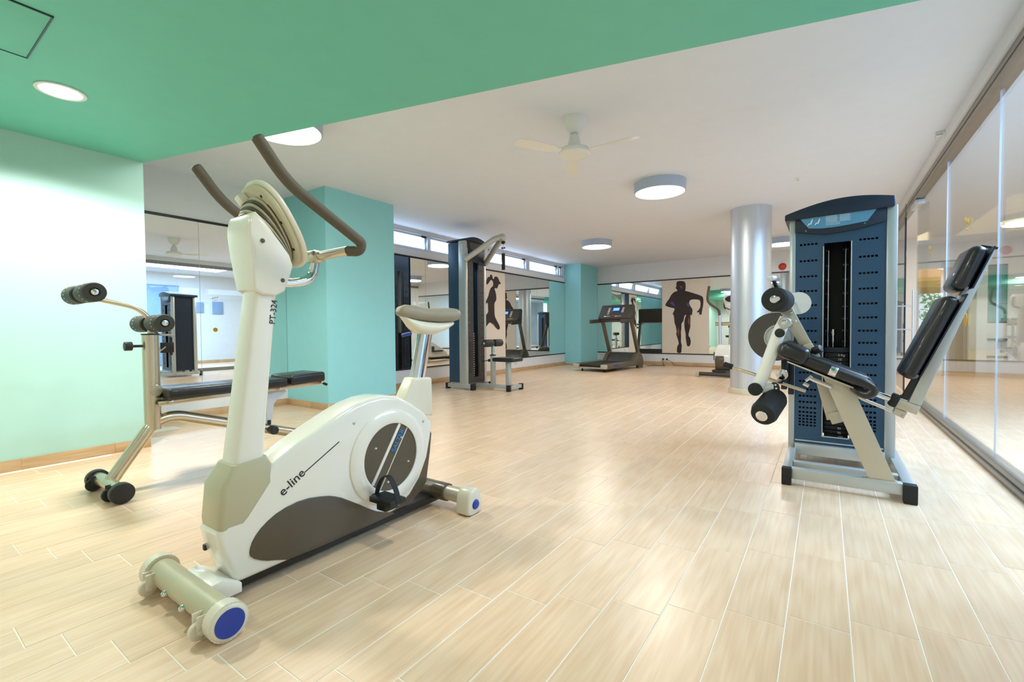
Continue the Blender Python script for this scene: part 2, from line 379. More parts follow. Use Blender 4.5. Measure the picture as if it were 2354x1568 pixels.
for i in range(-22, 37):
    xc = TX0 + TW * (i + .5)
    for k in range(-6, 28):
        yc = TY0 + ST * i + TL * (k + .5) - TL * math.floor(ST * i / TL)
        x0, x1, y0, y1 = xc - TW / 2, xc + TW / 2, yc - TL / 2, yc + TL / 2
        if y1 < YB or y0 > 12.15 or x1 < XW or x0 > 3.84 or (x0 < -4.38 and y0 < 1.317 and x1 < -4.38 + .01): continue
        if x0 < -4.38 and y1 < 1.317: continue
        cx0, cx1, cy0, cy1 = max(x0, XW), min(x1, 3.85), max(y0, YB), min(y1, 12.2)
        if x0 > XG - .04 and x0 < XG + .3 and y1 < 2.25 and x1 < 1.1: continue
        if cx1 - cx0 < .02 or cy1 - cy0 < .02: continue
        d = in_view(xc, yc); full = (cx1 - cx0 > TW - .001 and cy1 - cy0 > TL - .001)
        tiles.append((d if (d and full and cx1 < XG + .03) else 999, xc, yc, cx0, cx1, cy0, cy1))
tiles.sort()
for t in tiles[:300]:
    o = bpy.data.objects.new('tile', tme); o.location = (t[1], t[2], random.uniform(-.0004, .0)); o.parent = fl; C.objects.link(o)
vs, fs = [], []
for t in tiles[300:]:
    a, b = tile_mesh(t[4] - t[3] - gap, t[6] - t[5] - gap); n0 = len(vs); cx, cy = (t[3] + t[4]) / 2, (t[5] + t[6]) / 2
    dz = random.uniform(-.0004, 0)
    vs += [(p[0] + cx, p[1] + cy, p[2] + dz) for p in a]; fs += [tuple(q + n0 for q in f) for f in b]
me = bpy.data.meshes.new('floor_tiles'); me.from_pydata(vs, [], fs); me.materials.append(M['floor_tile'])
o = bpy.data.objects.new('far_tiles', me); o.parent = fl; o['kind'] = 'stuff'; C.objects.link(o)

# ------------------------------------------------------------------ baseboards of tile pieces
def baseboard(name, a, b, nrm, h=.076, first=None):
    a, b = Vector(a + (0,)), Vector(b + (0,)); d = (b - a); L = d.length; d.normalize(); n = Vector(nrm + (0,))
    def seg(s0, s1, th, z1, inset, bev=0):
        p, q = a + d * s0, a + d * s1; r = p + n * th; t = q + n * th
        return MB().box(min(p.x, q.x, r.x, t.x), max(p.x, q.x, r.x, t.x), min(p.y, q.y, r.y, t.y), max(p.y, q.y, r.y, t.y), 0, z1, bev)
    base = struct(name, seg(0, L, .005, h - .004, 0), 'grout', origin=tuple(a))
    s0 = 0; s1 = first if first else TL
    while s0 < L - .01:
        s1 = min(s1, L); build('tile', seg(s0 + .001, s1 - .001, .010, h, 0, .001), 'base_tile', base, origin=tuple(a + d * (s0 + s1) / 2)); s0 = s1; s1 = s0 + TL
baseboard('baseboard_left', (-4.38, .0), (-4.38, 1.317), (1, 0), .072, first=.13)
baseboard('baseboard_mirror', (XW, 1.32), (XW, 3.03), (1, 0), .078)
baseboard('baseboard_column', (XW + .01, 3.03), (-4.60, 3.03), (0, -1), .078)
baseboard('baseboard_column_side', (-4.61, 3.03), (-4.61, 4.01), (1, 0), .078)
baseboard('baseboard_window', (XW, 4.01), (XW, 10.25), (1, 0), .08)
baseboard('baseboard_corner', (XW + .01, 10.25), (-4.99, 10.25), (0, -1), .04)
baseboard('baseboard_corner_side', (-4.99, 10.24), (-4.99, YE), (1, 0), .04)
baseboard('baseboard_far', (-4.98, YE), (XG - .05, YE), (0, -1), .085)

# ------------------------------------------------------------------ mirrors, trims, posters
ZM0, ZM1 = .30, 2.055
def wall_strip(name, lab, y0, y1, z0, z1, m='trim_black', th=.014):
    return None
def mirror(y0, y1, label, z0=ZM0, z1=ZM1, far=None):
    if far is None: o = build('wall_mirror', MB().box(XW + .001, XW + .009, y0 + .002, y1 - .002, z0, z1), 'mirror', smooth=False, origin=(XW, (y0 + y1) / 2, z0))
    else: o = build('wall_mirror', MB().box(y0 + .002, y1 - .002, YE - .009, YE - .001, z0, z1), 'mirror', smooth=False, origin=((y0 + y1) / 2, YE, z0))
    return tag(o, label, 'mirror')
mirror(1.33, 2.095, 'tall mirror panel beside the pale mint wall, behind the bench rollers', z0=.225)
mirror(2.095, 3.028, 'tall mirror panel behind the white bike post, touching the square turquoise column', z0=.225)
mirror(4.02, 5.39, 'mirror panel between the square turquoise column and the lat tower, reflecting the dark tower')
mirror(5.39, 6.90, 'mirror panel directly behind the lat pulldown tower')
mirror(7.655, 8.914, 'mirror panel just right of the running woman poster, reflecting a treadmill')
mirror(8.914, 10.24, 'mirror panel beside the corner column, with a turquoise reflection')
mirror(-4.985, -3.292, 'mirror panel on the far wall behind the treadmill', far=1)
mirror(-2.218, -.75, 'mirror panel on the far wall behind the cross trainer', far=1)
mirror(-.75, .82, 'mirror panel on the far wall under the red alarm bell', far=1)
k = 5
for (a, b, y) in ((1.32, 3.03, 0), (4.01, 10.25, 0)):
    struct('trim_%d' % k, MB().box(XW, XW + .014, a, b, ZM1, ZM1 + .028, .002), 'trim_black'); k += 1
for (a, b, z) in ((4.01, 6.90, ZM0), (7.655, 10.25, ZM0)):
    struct('trim_%d' % k, MB().box(XW, XW + .014, a, b, z - .022, z, .002), 'trim_black'); k += 1
struct('trim_%d' % k, MB().box(-4.99, .82, YE - .014, YE, 2.06, 2.085, .002), 'trim_black'); k += 1
struct('trim_%d' % k, MB().box(-4.99, .82, YE - .014, YE, .275, .297, .002), 'trim_black'); k += 1
GIRL = [(7.149, 1.99), (7.219, 1.975), (7.23, 1.912), (7.265, 1.901), (7.29, 1.953), (7.35, 1.966), (7.411, 1.949), (7.447, 1.887), (7.508, 1.841), (7.483, 1.817), (7.434, 1.821), (7.408, 1.768), (7.371, 1.722), (7.311, 1.732), (7.286, 1.709), (7.333, 1.626), (7.351, 1.526), (7.338, 1.482), (7.282, 1.436), (7.281, 1.35), (7.28, 1.263), (7.29, 1.163), (7.361, 1.077), (7.463, 0.961), (7.452, 0.91), (7.395, 0.896), (7.323, 0.932), (7.204, 1.018), (7.123, 1.046), (7.076, 1.018), (7.006, 0.954), (6.956, 0.95), (6.936, 0.989), (6.962, 1.073), (6.986, 1.171), (7.079, 1.244), (7.069, 1.328), (7.07, 1.398), (7.048, 1.44), (6.989, 1.367), (6.955, 1.324), (6.947, 1.268), (6.934, 1.237), (6.922, 1.267), (6.925, 1.309), (6.979, 1.423), (7.084, 1.554), (7.12, 1.655), (7.168, 1.729), (7.227, 1.755), (7.252, 1.807), (7.229, 1.869), (7.17, 1.885), (7.111, 1.824), (7.064, 1.785), (7.041, 1.776), (7.019, 1.803), (7.031, 1.874), (7.078, 1.934), (7.136, 1.932)]
MAN = [(-2.955, 1.994), (-2.913, 2.028), (-2.793, 2.02), (-2.744, 1.981), (-2.737, 1.865), (-2.744, 1.808), (-2.758, 1.787), (-2.696, 1.769), (-2.558, 1.719), (-2.45, 1.678), (-2.369, 1.638), (-2.342, 1.588), (-2.342, 1.461), (-2.362, 1.348), (-2.375, 1.278), (-2.381, 1.207), (-2.415, 1.215), (-2.435, 1.208), (-2.435, 1.28), (-2.483, 1.26), (-2.492, 1.274), (-2.422, 1.35), (-2.409, 1.406), (-2.402, 1.491), (-2.423, 1.556), (-2.531, 1.575), (-2.613, 1.571), (-2.647, 1.544), (-2.661, 1.494), (-2.64, 1.429), (-2.578, 1.341), (-2.591, 1.241), (-2.605, 1.191), (-2.639, 1.221), (-2.626, 1.141), (-2.632, 1.012), (-2.628, 0.94), (-2.653, 0.84), (-2.673, 0.753), (-2.666, 0.703), (-2.638, 0.681), (-2.618, 0.581), (-2.631, 0.494), (-2.673, 0.462), (-2.707, 0.479), (-2.721, 0.565), (-2.738, 0.681), (-2.736, 0.768), (-2.764, 0.898), (-2.771, 1.043), (-2.75, 1.144), (-2.722, 1.223), (-2.757, 1.209), (-2.778, 1.13), (-2.792, 1.051), (-2.834, 1.022), (-2.834, 0.899), (-2.848, 0.797), (-2.84, 0.695), (-2.847, 0.564), (-2.822, 0.492), (-2.833, 0.404), (-2.833, 0.305), (-2.939, 0.305), (-2.939, 0.417), (-2.918, 0.498), (-2.89, 0.527), (-2.925, 0.666), (-2.961, 0.768), (-2.94, 0.812), (-2.975, 0.988), (-2.993, 1.003), (-3.011, 1.223), (-3.047, 1.231), (-2.997, 1.34), (-2.99, 1.376), (-3.119, 1.41), (-3.221, 1.45), (-3.192, 1.523), (-3.112, 1.623), (-3.091, 1.68), (-3.033, 1.751), (-2.976, 1.784), (-2.926, 1.789), (-2.941, 1.833), (-2.965, 1.849), (-2.969, 1.879), (-2.951, 1.892)]
p1 = thing('poster', 'tall wall poster of a woman with a ponytail running, dark silhouette on cream', 'poster', (XW, 7.28, .1))
build('panel', MB().box(XW + .001, XW + .010, 6.902, 7.652, .09, ZM1), 'poster_board', p1)
build('printed_figure', MB().prism(chaikin(GIRL, 1), 'X', XW + .0101, XW + .0112), 'silhouette', p1, smooth=False)
b_ = MB(); b_.prism([(7.30, 1.70), (7.345, 1.60), (7.352, 1.52), (7.335, 1.49), (7.325, 1.60)], 'X', XW + .0113, XW + .0118); b_.prism([(7.21, 1.02), (7.30, .945), (7.40, .90), (7.32, .96), (7.24, 1.03)], 'X', XW + .0113, XW + .0118); b_.prism([(7.27, 1.42), (7.285, 1.36), (7.28, 1.28), (7.255, 1.34)], 'X', XW + .0113, XW + .0118)
stuff_('printed_highlight', b_, 'silhouette_warm', p1, smooth=False)
p2 = thing('poster', 'large wall poster of a man sprinting towards the viewer, dark silhouette on cream', 'poster', (-2.755, YE, .3))
build('panel', MB().box(-3.290, -2.220, YE - .012, YE - .001, .298, 2.058), 'poster_board', p2)
build('printed_figure', MB().prism(chaikin(MAN, 1), 'Y', YE - .0131, YE - .0122), 'silhouette', p2, smooth=False)
b_ = MB(); b_.prism([(-3.10, 1.50), (-3.06, 1.56), (-3.02, 1.52), (-2.97, 1.43), (-3.02, 1.44)], 'Y', YE - .0138, YE - .0132); b_.prism([(-2.70, 1.50), (-2.66, 1.49), (-2.63, 1.42), (-2.68, 1.41), (-2.72, 1.44)], 'Y', YE - .0138, YE - .0132)
stuff_('printed_shirt_light', b_, 'silhouette_violet', p2, smooth=False)
b_ = MB(); b_.prism([(-2.66, 1.18), (-2.64, 1.10), (-2.65, .95), (-2.69, 1.05)], 'Y', YE - .0138, YE - .0132); b_.prism([(-2.88, 1.92), (-2.83, 1.90), (-2.80, 1.86), (-2.85, 1.83)], 'Y', YE - .0138, YE - .0132); b_.prism([(-2.90, .95), (-2.88, .80), (-2.90, .70), (-2.93, .82)], 'Y', YE - .0138, YE - .0132)
stuff_('printed_highlight', b_, 'silhouette_warm', p2, smooth=False)

# ------------------------------------------------------------------ strip windows
def strip_window(n, y0, y1, mull, sash):
    w = MB(); xo, xi = XW - .11, XW - .005
    w.box(xo, xi, y0, y1, WZ0, WZ0 + .03, .003).box(xo, xi, y0, y1, WZ1 - .028, WZ1, .003).box(xo, xi, y0, y0 + .04, WZ0, WZ1, .003).box(xo, xi, y1 - .04, y1, WZ0, WZ1, .003)
    f = struct('window_%d' % n, w, 'aluminium_white')
    for (a, b) in mull: build('mullion', MB().box(xo + .02, xi - .005, a, b, WZ0 + .03, WZ1 - .028, .003), 'aluminium_white', f)
    for (a, b) in sash:
        q = MB(); t = .022
        q.box(xo + .03, xo + .06, a, b, WZ0 + .03, WZ0 + .03 + t, .002).box(xo + .03, xo + .06, a, b, WZ1 - .028 - t, WZ1 - .028, .002).box(xo + .03, xo + .06, a, a + t, WZ0 + .03, WZ1 - .028, .002).box(xo + .03, xo + .06, b - t, b, WZ0 + .03, WZ1 - .028, .002)
        sh = build('sash', q, 'aluminium_white', f)
        build('pane', MB().box(xo + .042, xo + .048, a + t, b - t, WZ0 + .03 + t, WZ1 - .028 - t), 'glass', sh, smooth=False)
        build('latch', MB().box(xo + .06, xo + .085, b - .10, b - .02, WZ1 - .06, WZ1 - .03, .002), 'trim_black', sh)
strip_window(1, W1A, W1B, [(5.47, 5.54)], [(W1A + .04, 5.47), (5.54, W1B - .04)])
strip_window(2, W2A, W2B, [(8.49, 8.63), (9.93, 9.99)], [(W2A + .04, 8.49), (8.63, 9.93), (9.99, W2B - .04)])

# ------------------------------------------------------------------ ceiling things
def ceiling_lamp(x, y, label):
    t = thing('ceiling_lamp', label, 'lamp', (x, y, ZC), 'round white ceiling lamps')
    build('housing', MB().lathe([(.245, -.012), (.275, -.012), (.272, -.12), (.262, -.125), (.258, -.112), (.2, -.108), (.2, -.012)], (x, y, ZC), seg=56), 'lamp_grey', t)
    build('ceiling_ring', MB().lathe([(.2, 0), (.288, 0), (.288, -.012), (.2, -.012)], (x, y, ZC), seg=56), 'white_plastic', t)
    build('diffuser', MB().lathe([(0, -.118), (.15, -.1185), (.259, -.113), (.259, -.10), (0, -.10)], (x, y, ZC), seg=56), 'lamp_glow', t)
ceiling_lamp(-1.52, 5.10, 'largest round white ceiling lamp, beside the ceiling fan')
ceiling_lamp(-3.47, 7.79, 'round white ceiling lamp over the way to the treadmill, on the white ceiling')
ceiling_lamp(-.65, 9.60, 'round white ceiling lamp partly hidden between the pillar and the leg machine')
ceiling_lamp(-3.35, 1.87, 'round white ceiling lamp half hidden by the edge of the green soffit')
def recessed(x, y, label):
    t = thing('recessed_lamp', label, 'lamp', (x, y, ZS), 'recessed lamps in the green soffit')
    build('rim', MB().lathe([(.088, -.001), (.105, -.001), (.105, -.006), (.095, -.008), (.088, -.006)], (x, y, ZS), seg=40, closed=True), 'white_plastic', t)
    build('bulb_glass', MB().lathe([(0, -.004), (.088, -.004), (.088, -.001), (0, -.001)], (x, y, ZS), seg=40), 'lamp_glow', t)
recessed(-3.445, .68, 'glowing recessed lamp in the green soffit near the mint wall')
# ceiling fan
ft = thing('ceiling_fan', 'small white ceiling fan with bell mount hanging from the white ceiling', 'fan', (-1.604, 3.193, ZC))
fx, fy = -1.604, 3.193
build('canopy', MB().lathe([(0, 0), (.088, 0), (.088, -.012), (.082, -.05), (.06, -.095), (.035, -.115), (0, -.115)], (fx, fy, ZC), seg=36), 'white_plastic', ft)
build('stem', MB().cyl((fx, fy, ZC - .11), (fx, fy, ZC - .145), .014), 'white_plastic', ft)
build('bell_cover', MB().lathe([(0, -.135), (.036, -.137), (.042, -.16), (.055, -.228), (.0, -.23)], (fx, fy, ZC), seg=36), 'white_plastic', ft)
build('motor_housing', MB().lathe([(0, -.225), (.06, -.228), (.11, -.238), (.122, -.255), (.12, -.275), (.105, -.288), (.1, -.283), (0, -.287)], (fx, fy, ZC), seg=40), 'white_plastic', ft)
for q in range(3):
    a = math.radians(120 + 120 * q); d = Vector((math.cos(a), math.sin(a), 0)); n_ = Vector((-d.y, d.x, 0)); zz = ZC - .262
    w = MB(); c0 = Vector((fx, fy, zz)); tl = Vector((0, 0, .012))
    secs = []
    for s_, hw in ((.11, .018), (.16, .025), (.20, .042), (.34, .048), (.48, .044), (.50, .03)):
        c = c0 + d * s_; secs.append([c + n_ * hw + tl * (hw / .06), c + n_ * hw + tl * (hw / .06) - Vector((0, 0, .003)), c - n_ * hw - tl * (hw / .06) - Vector((0, 0, .003)), c - n_ * hw - tl * (hw / .06)])
    build('blade', w.loft(secs), 'white_plastic', ft)
# sprinklers, access hatch, bell, socket
sp = thing('sprinkler_head', 'small metal sprinkler on the header above the glass wall', 'sprinkler', (XG - .07, 5.19, 2.49))
build('rosette', MB().lathe([(0, 0), (.035, 0), (.035, -.006), (.02, -.012), (0, -.012)], (XG - .07, 5.19, 2.492), (1, 0, 0)), 'white_plastic', sp)
build('nozzle', MB().cyl((XG - .08, 5.19, 2.492), (XG - .12, 5.19, 2.492), .012).cyl((XG - .12, 5.19, 2.492), (XG - .124, 5.19, 2.492), .022), 'steel', sp)
tag(build('sprinkler_head', MB().lathe([(0, 0), (.03, 0), (.028, -.006), (.01, -.012), (.01, -.03), (.018, -.032), (0, -.034)], (-.258, 5.885, ZC), seg=20), 'white_plastic', origin=(-.258, 5.885, ZC)), 'small white sprinkler head on the white ceiling above the pillar', 'sprinkler')
ah = thing('access_hatch', 'flush green access hatch in the corner of the green soffit', 'hatch', (-2.9, .3, ZS))
build('hatch_panel', MB().prism([(-2.665, .505), (-2.665, .1), (-3.15, .1), (-3.15, .505)], 'Z', ZS - .004, ZS - .0005, .001), 'green_paint', ah)
f_ = MB()
for (a, b, c, d) in ((-3.158, -2.657, .505, .511), (-3.158, -2.657, .094, .1), (-2.665, -2.659, .094, .511), (-3.158, -3.152, .094, .511)): f_.box(a, b, c, d, ZS - .006, ZS - .0003)
build('hatch_frame', f_, 'cover_dark', ah)
bl = thing('alarm_bell', 'round red alarm bell on the far wall between pillar and leg machine', 'bell', (-.763, YE, 2.19))
build('bell_base', MB().cyl((-.763, YE, 2.19), (-.763, YE - .03, 2.19), .075, seg=32, bev=.004), 'white_plastic', bl)
build('gong', MB().lathe([(0, .07), (.03, .068), (.06, .055), (.074, .03), (.072, .028), (0, .028)], (-.763, YE, 2.19), (0, -1, 0)), 'red_plastic', bl)
so = thing('wall_socket', 'white wall socket with two black plugs, low on the far wall beside the treadmill', 'socket', (-3.21, YE, .15))
build('plate', MB().box(-3.33, -3.12, YE - .010, YE, .105, .195, .003), 'white_plastic', so)
for xx in (-3.26, -3.17): build('plug', MB().box(xx - .018, xx + .018, YE - .05, YE - .010, .13, .17, .006), 'black_plastic', so)
tag(build('power_cord', MB().tube([(-3.26, YE - .05, .145), (-3.255, YE - .07, .06), (-3.24, YE - .08, .010), (-3.15, YE - .2, .008), (-3.3, YE - .35, .008), (-3.42, YE - .3, .008), (-3.5, YE - .5, .008)], .006, 8, smooth=.08), 'black_rubber', origin=(-3.3, YE - .1, 0)), 'black cord from the far wall socket to the treadmill', 'cord')
tag(build('power_cord', MB().tube([(-3.17, YE - .05, .15), (-3.05, YE - .07, .10), (-2.98, YE - .10, .010), (-2.7, YE - .16, .008), (-2.3, YE - .13, .008), (-1.75, YE - .18, .008)], .004, 8, smooth=.08), 'black_rubber', origin=(-2.6, YE - .1, 0)), 'thin cord along the far baseboard to the cross trainer', 'cord')
so2 = thing('wall_socket', 'small white socket low on the window wall under a mirror', 'socket', (XW, 8.0, .2))
build('plate', MB().box(XW, XW + .009, 7.96, 8.10, .15, .23, .003), 'white_plastic', so2)
build('insert', MB().box(XW + .009, XW + .012, 7.99, 8.07, .165, .215, .002), 'aluminium_white', so2)

# ------------------------------------------------------------------ exercise bike
BX = -1.69
bk = thing('exercise_bike', 'large white upright exercise bike in the foreground with brown foam handlebars', 'exercise bike', (BX, 1.15, 0))
body = [(.712, .052), (.672, .155), (.655, .235), (.690, .30), (.755, .345), (.838, .424), (.932, .476), (1.047, .531), (1.12, .563), (1.193, .591), (1.262, .606), (1.331, .610), (1.42, .598), (1.505, .555), (1.586, .501), (1.645, .441), (1.630, .36), (1.605, .27), (1.555, .18), (1.49, .115), (1.40, .072), (1.30, .056)]
build('body_shell', MB().prism(body, 'X', -1.765, -1.618, .022, 4), 'bike_white', bk)
rear = [(1.40, .50), (1.60, .47), (1.652, .38), (1.640, .29), (1.612, .143), (1.56, .10), (1.48, .068), (1.35, .056), (1.30, .10)]
build('rear_cover', MB().prism(rear, 'X', -1.75, -1.632, .012, 3), 'bike_taupe', bk)
tear = chaikin([(.752, .150), (.755, .125), (.80, .095), (.85, .078), (.893, .060), (1.386, .062), (1.38, .072), (1.30, .100), (1.249, .13), (1.20, .165), (1.15, .198), (1.10, .23), (1.044, .252), (.947, .268), (.86, .254), (.80, .222), (.765, .185)], 1)
for s_, x0, x1 in ((1, -1.622, -1.612), (-1, -1.771, -1.761)): build('lower_panel', MB().prism(tear, 'X', x0, x1, .003, 2), 'bike_taupe', bk)
rim2 = [(1.0, .276), (1.044, .262), (1.10, .240), (1.16, .202), (1.25, .140), (1.33, .092), (1.42, .07), (1.42, .062), (1.386, .062), (1.249, .127), (1.15, .195), (1.044, .247), (.947, .262), (.86, .249), (.79, .215), (.76, .19), (.74, .15), (.732, .16), (.748, .205), (.79, .24), (.86, .270), (.947, .282)]
wc = (1.367, .332)
for s_, xs in ((1, -1.616), (-1, -1.767)):
    rg = MB(); d = s_ * 1.
    rg.lathe([(.150, -.004), (.150, .012), (.160, .016), (.196, .012), (.211, .004), (.213, -.004)], (xs, wc[0], wc[1]), (s_, 0, 0), 64, True)
    build('wheel_ring', rg, 'bike_white', bk)
    dk = build('wheel_disc', MB().cyl((xs - s_ * .004, wc[0], wc[1]), (xs + s_ * .007, wc[0], wc[1]), .150, seg=64), 'bike_taupe', bk)
    th = math.radians(57); e = Vector((0, math.cos(th), math.sin(th))); nn = Vector((0, -math.sin(th), math.cos(th))); c0 = Vector((xs + s_ * .0085, wc[0], wc[1]))
    def stripe(off, hw, l, m_, nm):
        off_ = nn * off; ch = math.sqrt(max(.001, .148 ** 2 - off ** 2)) * l
        build(nm, MB().bar(c0 + off_ - e * ch, c0 + off_ + e * ch, .005, hw, up=nn, bev=.001), m_, dk)
    stripe(.034, .014, 1.0, 'bike_white', 'stripe'); stripe(-.017, .0035, 1.0, 'bike_white', 'stripe')
    sc_ = MB()
    for (a, b) in ((-.085, .055), (.06, .075), (.10, -.045), (-.02, -.11)):
        p = Vector((xs + s_ * .007, wc[0] + a, wc[1] + b)); sc_.lathe([(0, .004), (.004, .004), (.0065, 0)], p, (s_, 0, 0), 12)
    stuff_('screws', sc_, 'chrome', dk)
    if s_ == 1:
        q = c0 + nn * (-.003) + e * .02 + Vector((.001, 0, 0)); text('lettering', 'SALTER', .033, 'blue_print', dk, q - nn * .002, e, nn, .0008)
tx = text('lettering', 'e-line', .049, 'black_print', bk, (-1.6168, .872, .300), (0, .83, .56), (0, -.56, .83), .0006)
build('printed_line', MB().bar((-1.6172, .957, .366), (-1.6172, 1.108, .452), .001, .0035, up=(0, -.5, .86), bev=0), 'black_print', bk)
sc_ = MB()
for (a, b) in ((1.18, .515), (1.575, .455), (1.06, .085)): sc_.lathe([(0, .003), (.004, .003), (.007, 0)], (-1.6175, a, b), (1, 0, 0), 12)
stuff_('screws', sc_, 'bike_beige', bk)
build('front_port', MB().box(-1.756, -1.740, .664, .676, .152, .172, .002), 'black_plastic', bk)
# post and its boot
def sec(y0, y1, x0, x1, z, dz=0, n=5):
    r = min(.02, (y1 - y0) * .3); P = []
    for cx, cy, a0 in ((x1 - r, y1 - r, 0), (x0 + r, y1 - r, 90), (x0 + r, y0 + r, 180), (x1 - r, y0 + r, 270)):
        for k_ in range(n): a = math.radians(a0 + 90 * k_ / (n - 1)); P.append((cx + r * math.cos(a), cy + r * math.sin(a)))
    return [(x, y, z + dz * (y - y0)) for x, y in P]
build('post', MB().loft([sec(.715, .818, -1.748, -1.635, .36), sec(.722, .822, -1.745, -1.638, .45), sec(.810, .888, -1.742, -1.640, 1.09)]), 'bike_white', bk)
build('post_boot', MB().loft([sec(.664, .735, -1.756, -1.622, .215), sec(.660, .765, -1.762, -1.616, .27), sec(.672, .835, -1.764, -1.612, .385, -.12), sec(.700, .842, -1.760, -1.618, .425, .02), sec(.712, .828, -1.755, -1.624, .448, .10)]), 'bike_beige', bk)
text('lettering', 'PT-324', .030, 'black_print', bk, (-1.6385, .868, .925), (0, .12, .99), (0, -.99, .12), .0006)
# head
head = MB()
head.prism(chaikin([(.795, 1.03), (.786, 1.10), (.778, 1.18), (.770, 1.26), (.782, 1.31), (.800, 1.312), (.86, 1.245), (.930, 1.155), (.918, 1.10), (.895, 1.028)], 1), 'X', BX - .084, BX + .084, .030, 4)
for v_ in head.b.verts:
    f_ = .74 + .26 * min(1, max(0, (v_.co.z - 1.03) / .16)) ** .8; v_.co.x = BX + (v_.co.x - BX) * f_
build('console_neck', head, 'bike_white', bk)
sc_ = MB()
for (a, b) in ((.815, 1.215), (.89, 1.085)): sc_.lathe([(0, .001), (.006, .001), (.008, -.002)], (-1.6045 if b > 1.1 else -1.617, a, b), (1, 0, 0), 12)
stuff_('screws', sc_, 'bike_taupe', bk)
# bellows + console: ovals in a tilted frame
pc = Vector((BX, .893, 1.285)); vd = Vector((0, -.50, .866)); nd = Vector((0, .866, .50)); ud = Vector((1, 0, 0))
def oval(mb, c, a, b, t, bev=.003, n=36, pw=2.4):
    P = []
    for i in range(n):
        q = 2 * math.pi * i / n; cc, ss = math.cos(q), math.sin(q)
        P.append((a * math.copysign(abs(cc) ** (2 / pw), cc), b * math.copysign(abs(ss) ** (2 / pw), ss)))
    V = [mb.b.verts.new(c + ud * x + vd * y - nd * (t / 2)) for x, y in P]; V2 = [mb.b.verts.new(c + ud * x + vd * y + nd * (t / 2)) for x, y in P]
    F = [mb.b.faces.new(V), mb.b.faces.new(V2[::-1])] + [mb.b.faces.new((V[i], V2[i], V2[(i + 1) % n], V[(i + 1) % n])) for i in range(n)]
    bmesh.ops.recalc_face_normals(mb.b, faces=F)
    if bev: mb._bev(list({e for f in F[:2] for e in f.edges}), bev, 2)
piv = Vector((BX, .945, 1.150))
for k_ in range(7):
    t_ = k_ / 6; an = math.radians(134 - 17 * t_); vv = Vector((0, math.cos(an), math.sin(an))); L_ = .112 + .020 * t_
    vd, nd = vv, Vector((0, math.sin(an), -math.cos(an)))
    m_ = MB(); oval(m_, piv + vv * (L_ + .004), .083 + .010 * t_, L_, .0085, .003); build('bellows_rib', m_, 'bike_beige' if k_ % 2 else 'bike_taupe', bk)
vd = Vector((0, -.50, .866)); nd = Vector((0, .866, .50))
m_ = MB(); oval(m_, pc, .112, .158, .030, .010); build('console_back', m_, 'bike_beige', bk)
m_ = MB(); oval(m_, pc + nd * .017, .120, .168, .022, .009); cs = build('console_shell', m_, 'bike_cream', bk)
m_ = MB(); oval(m_, pc + nd * .029, .085, .10, .004, .001); build('display', m_, 'lcd_frame', cs)
sc_ = MB()
for (a, b) in ((.085, -.09), (.095, .01), (.06, .11), (-.08, .08), (-.09, -.05)): sc_.cyl(pc + ud * a + vd * b - nd * .0165, pc + ud * a + vd * b - nd * .0145, .0055, seg=12)
stuff_('screw_holes', sc_, 'black_plastic', bk)
build('cable_socket', MB().bar(pc - ud * .055 + vd * .115 - nd * .03, pc - ud * .02 + vd * .125 - nd * .03, .03, .035, up=vd, bev=.004), 'bike_cream', bk)
# handlebar
for s_ in (1, -1):
    x = BX + .222 * s_
    build('foam_grip', MB().tube([(x, .734, 1.508), (x, .826, 1.392), (x, 1.12, 1.236), (x - s_ * .01, 1.115, 1.205), (x - s_ * .045, 1.085, 1.206)], .0195, 18, smooth=.07), 'grip_foam', bk)
    build('grip_end', MB().lathe([(0, .007), (.010, .006), (.016, .003), (.0198, -.003)], (x, .734, 1.508), (0, -.62, .78), 16), 'grip_foam', bk)
build('crossbar', MB().tube([(BX - .185, 1.083, 1.206), (BX, 1.055, 1.195), (BX + .185, 1.083, 1.206)], .0175, 16, smooth=.1), 'nickel', bk)
build('clamp', MB().bar((BX - .035, 1.062, 1.197), (BX + .035, 1.062, 1.197), .05, .048, bev=.010), 'nickel', bk)
build('stem_tube', MB().tube([(BX, 1.066, 1.19), (BX, 1.05, 1.11), (BX, .98, 1.085), (BX, .86, 1.085)], .017, 16, smooth=.07), 'chrome', bk)
# seat
build('seat_sleeve', MB().prism([(1.49, .57), (1.548, .662), (1.556, .668), (1.668, .660), (1.676, .650), (1.678, .46), (1.49, .50)], 'X', -1.73, -1.65, .012, 3), 'bike_cream', bk)
build('seat_post', MB().loft([[(BX + .026 * math.cos(a), 1.605 + .048 * math.sin(a), .645) for a in [i * math.pi / 9 for i in range(18)]], [(BX + .026 * math.cos(a), 1.672 + .048 * math.sin(a), .915) for a in [i * math.pi / 9 for i in range(18)]]]), 'chrome', bk)
def saddle(zs, widths, name, m_, ys):
    secs = []
    for y, w, (zt, zb) in zip(ys, widths, zs):
        P = []
        for k_ in range(16):
            a = 2 * math.pi * k_ / 16; cx, cz = math.cos(a), math.sin(a)
            P.append((BX + w * math.copysign(abs(cx) ** .8, cx), y, (zt + zb) / 2 + (zt - zb) / 2 * math.copysign(abs(cz) ** .75, cz)))
        secs.append(P)
    return build(name, MB().loft(secs), m_, bk, ang=60)
saddle([(.992, .982), (1.014, .968), (1.026, .960), (1.024, .952), (1.014, .944), (1.012, .938), (1.016, .936), (1.019, .938), (1.018, .945), (1.003, .955)],
       [.012, .030, .038, .044, .056, .076, .098, .110, .104, .070], 'saddle', 'seat_vinyl', [1.486, 1.50, 1.535, 1.58, 1.64, 1.69, 1.74, 1.79, 1.83, 1.848])
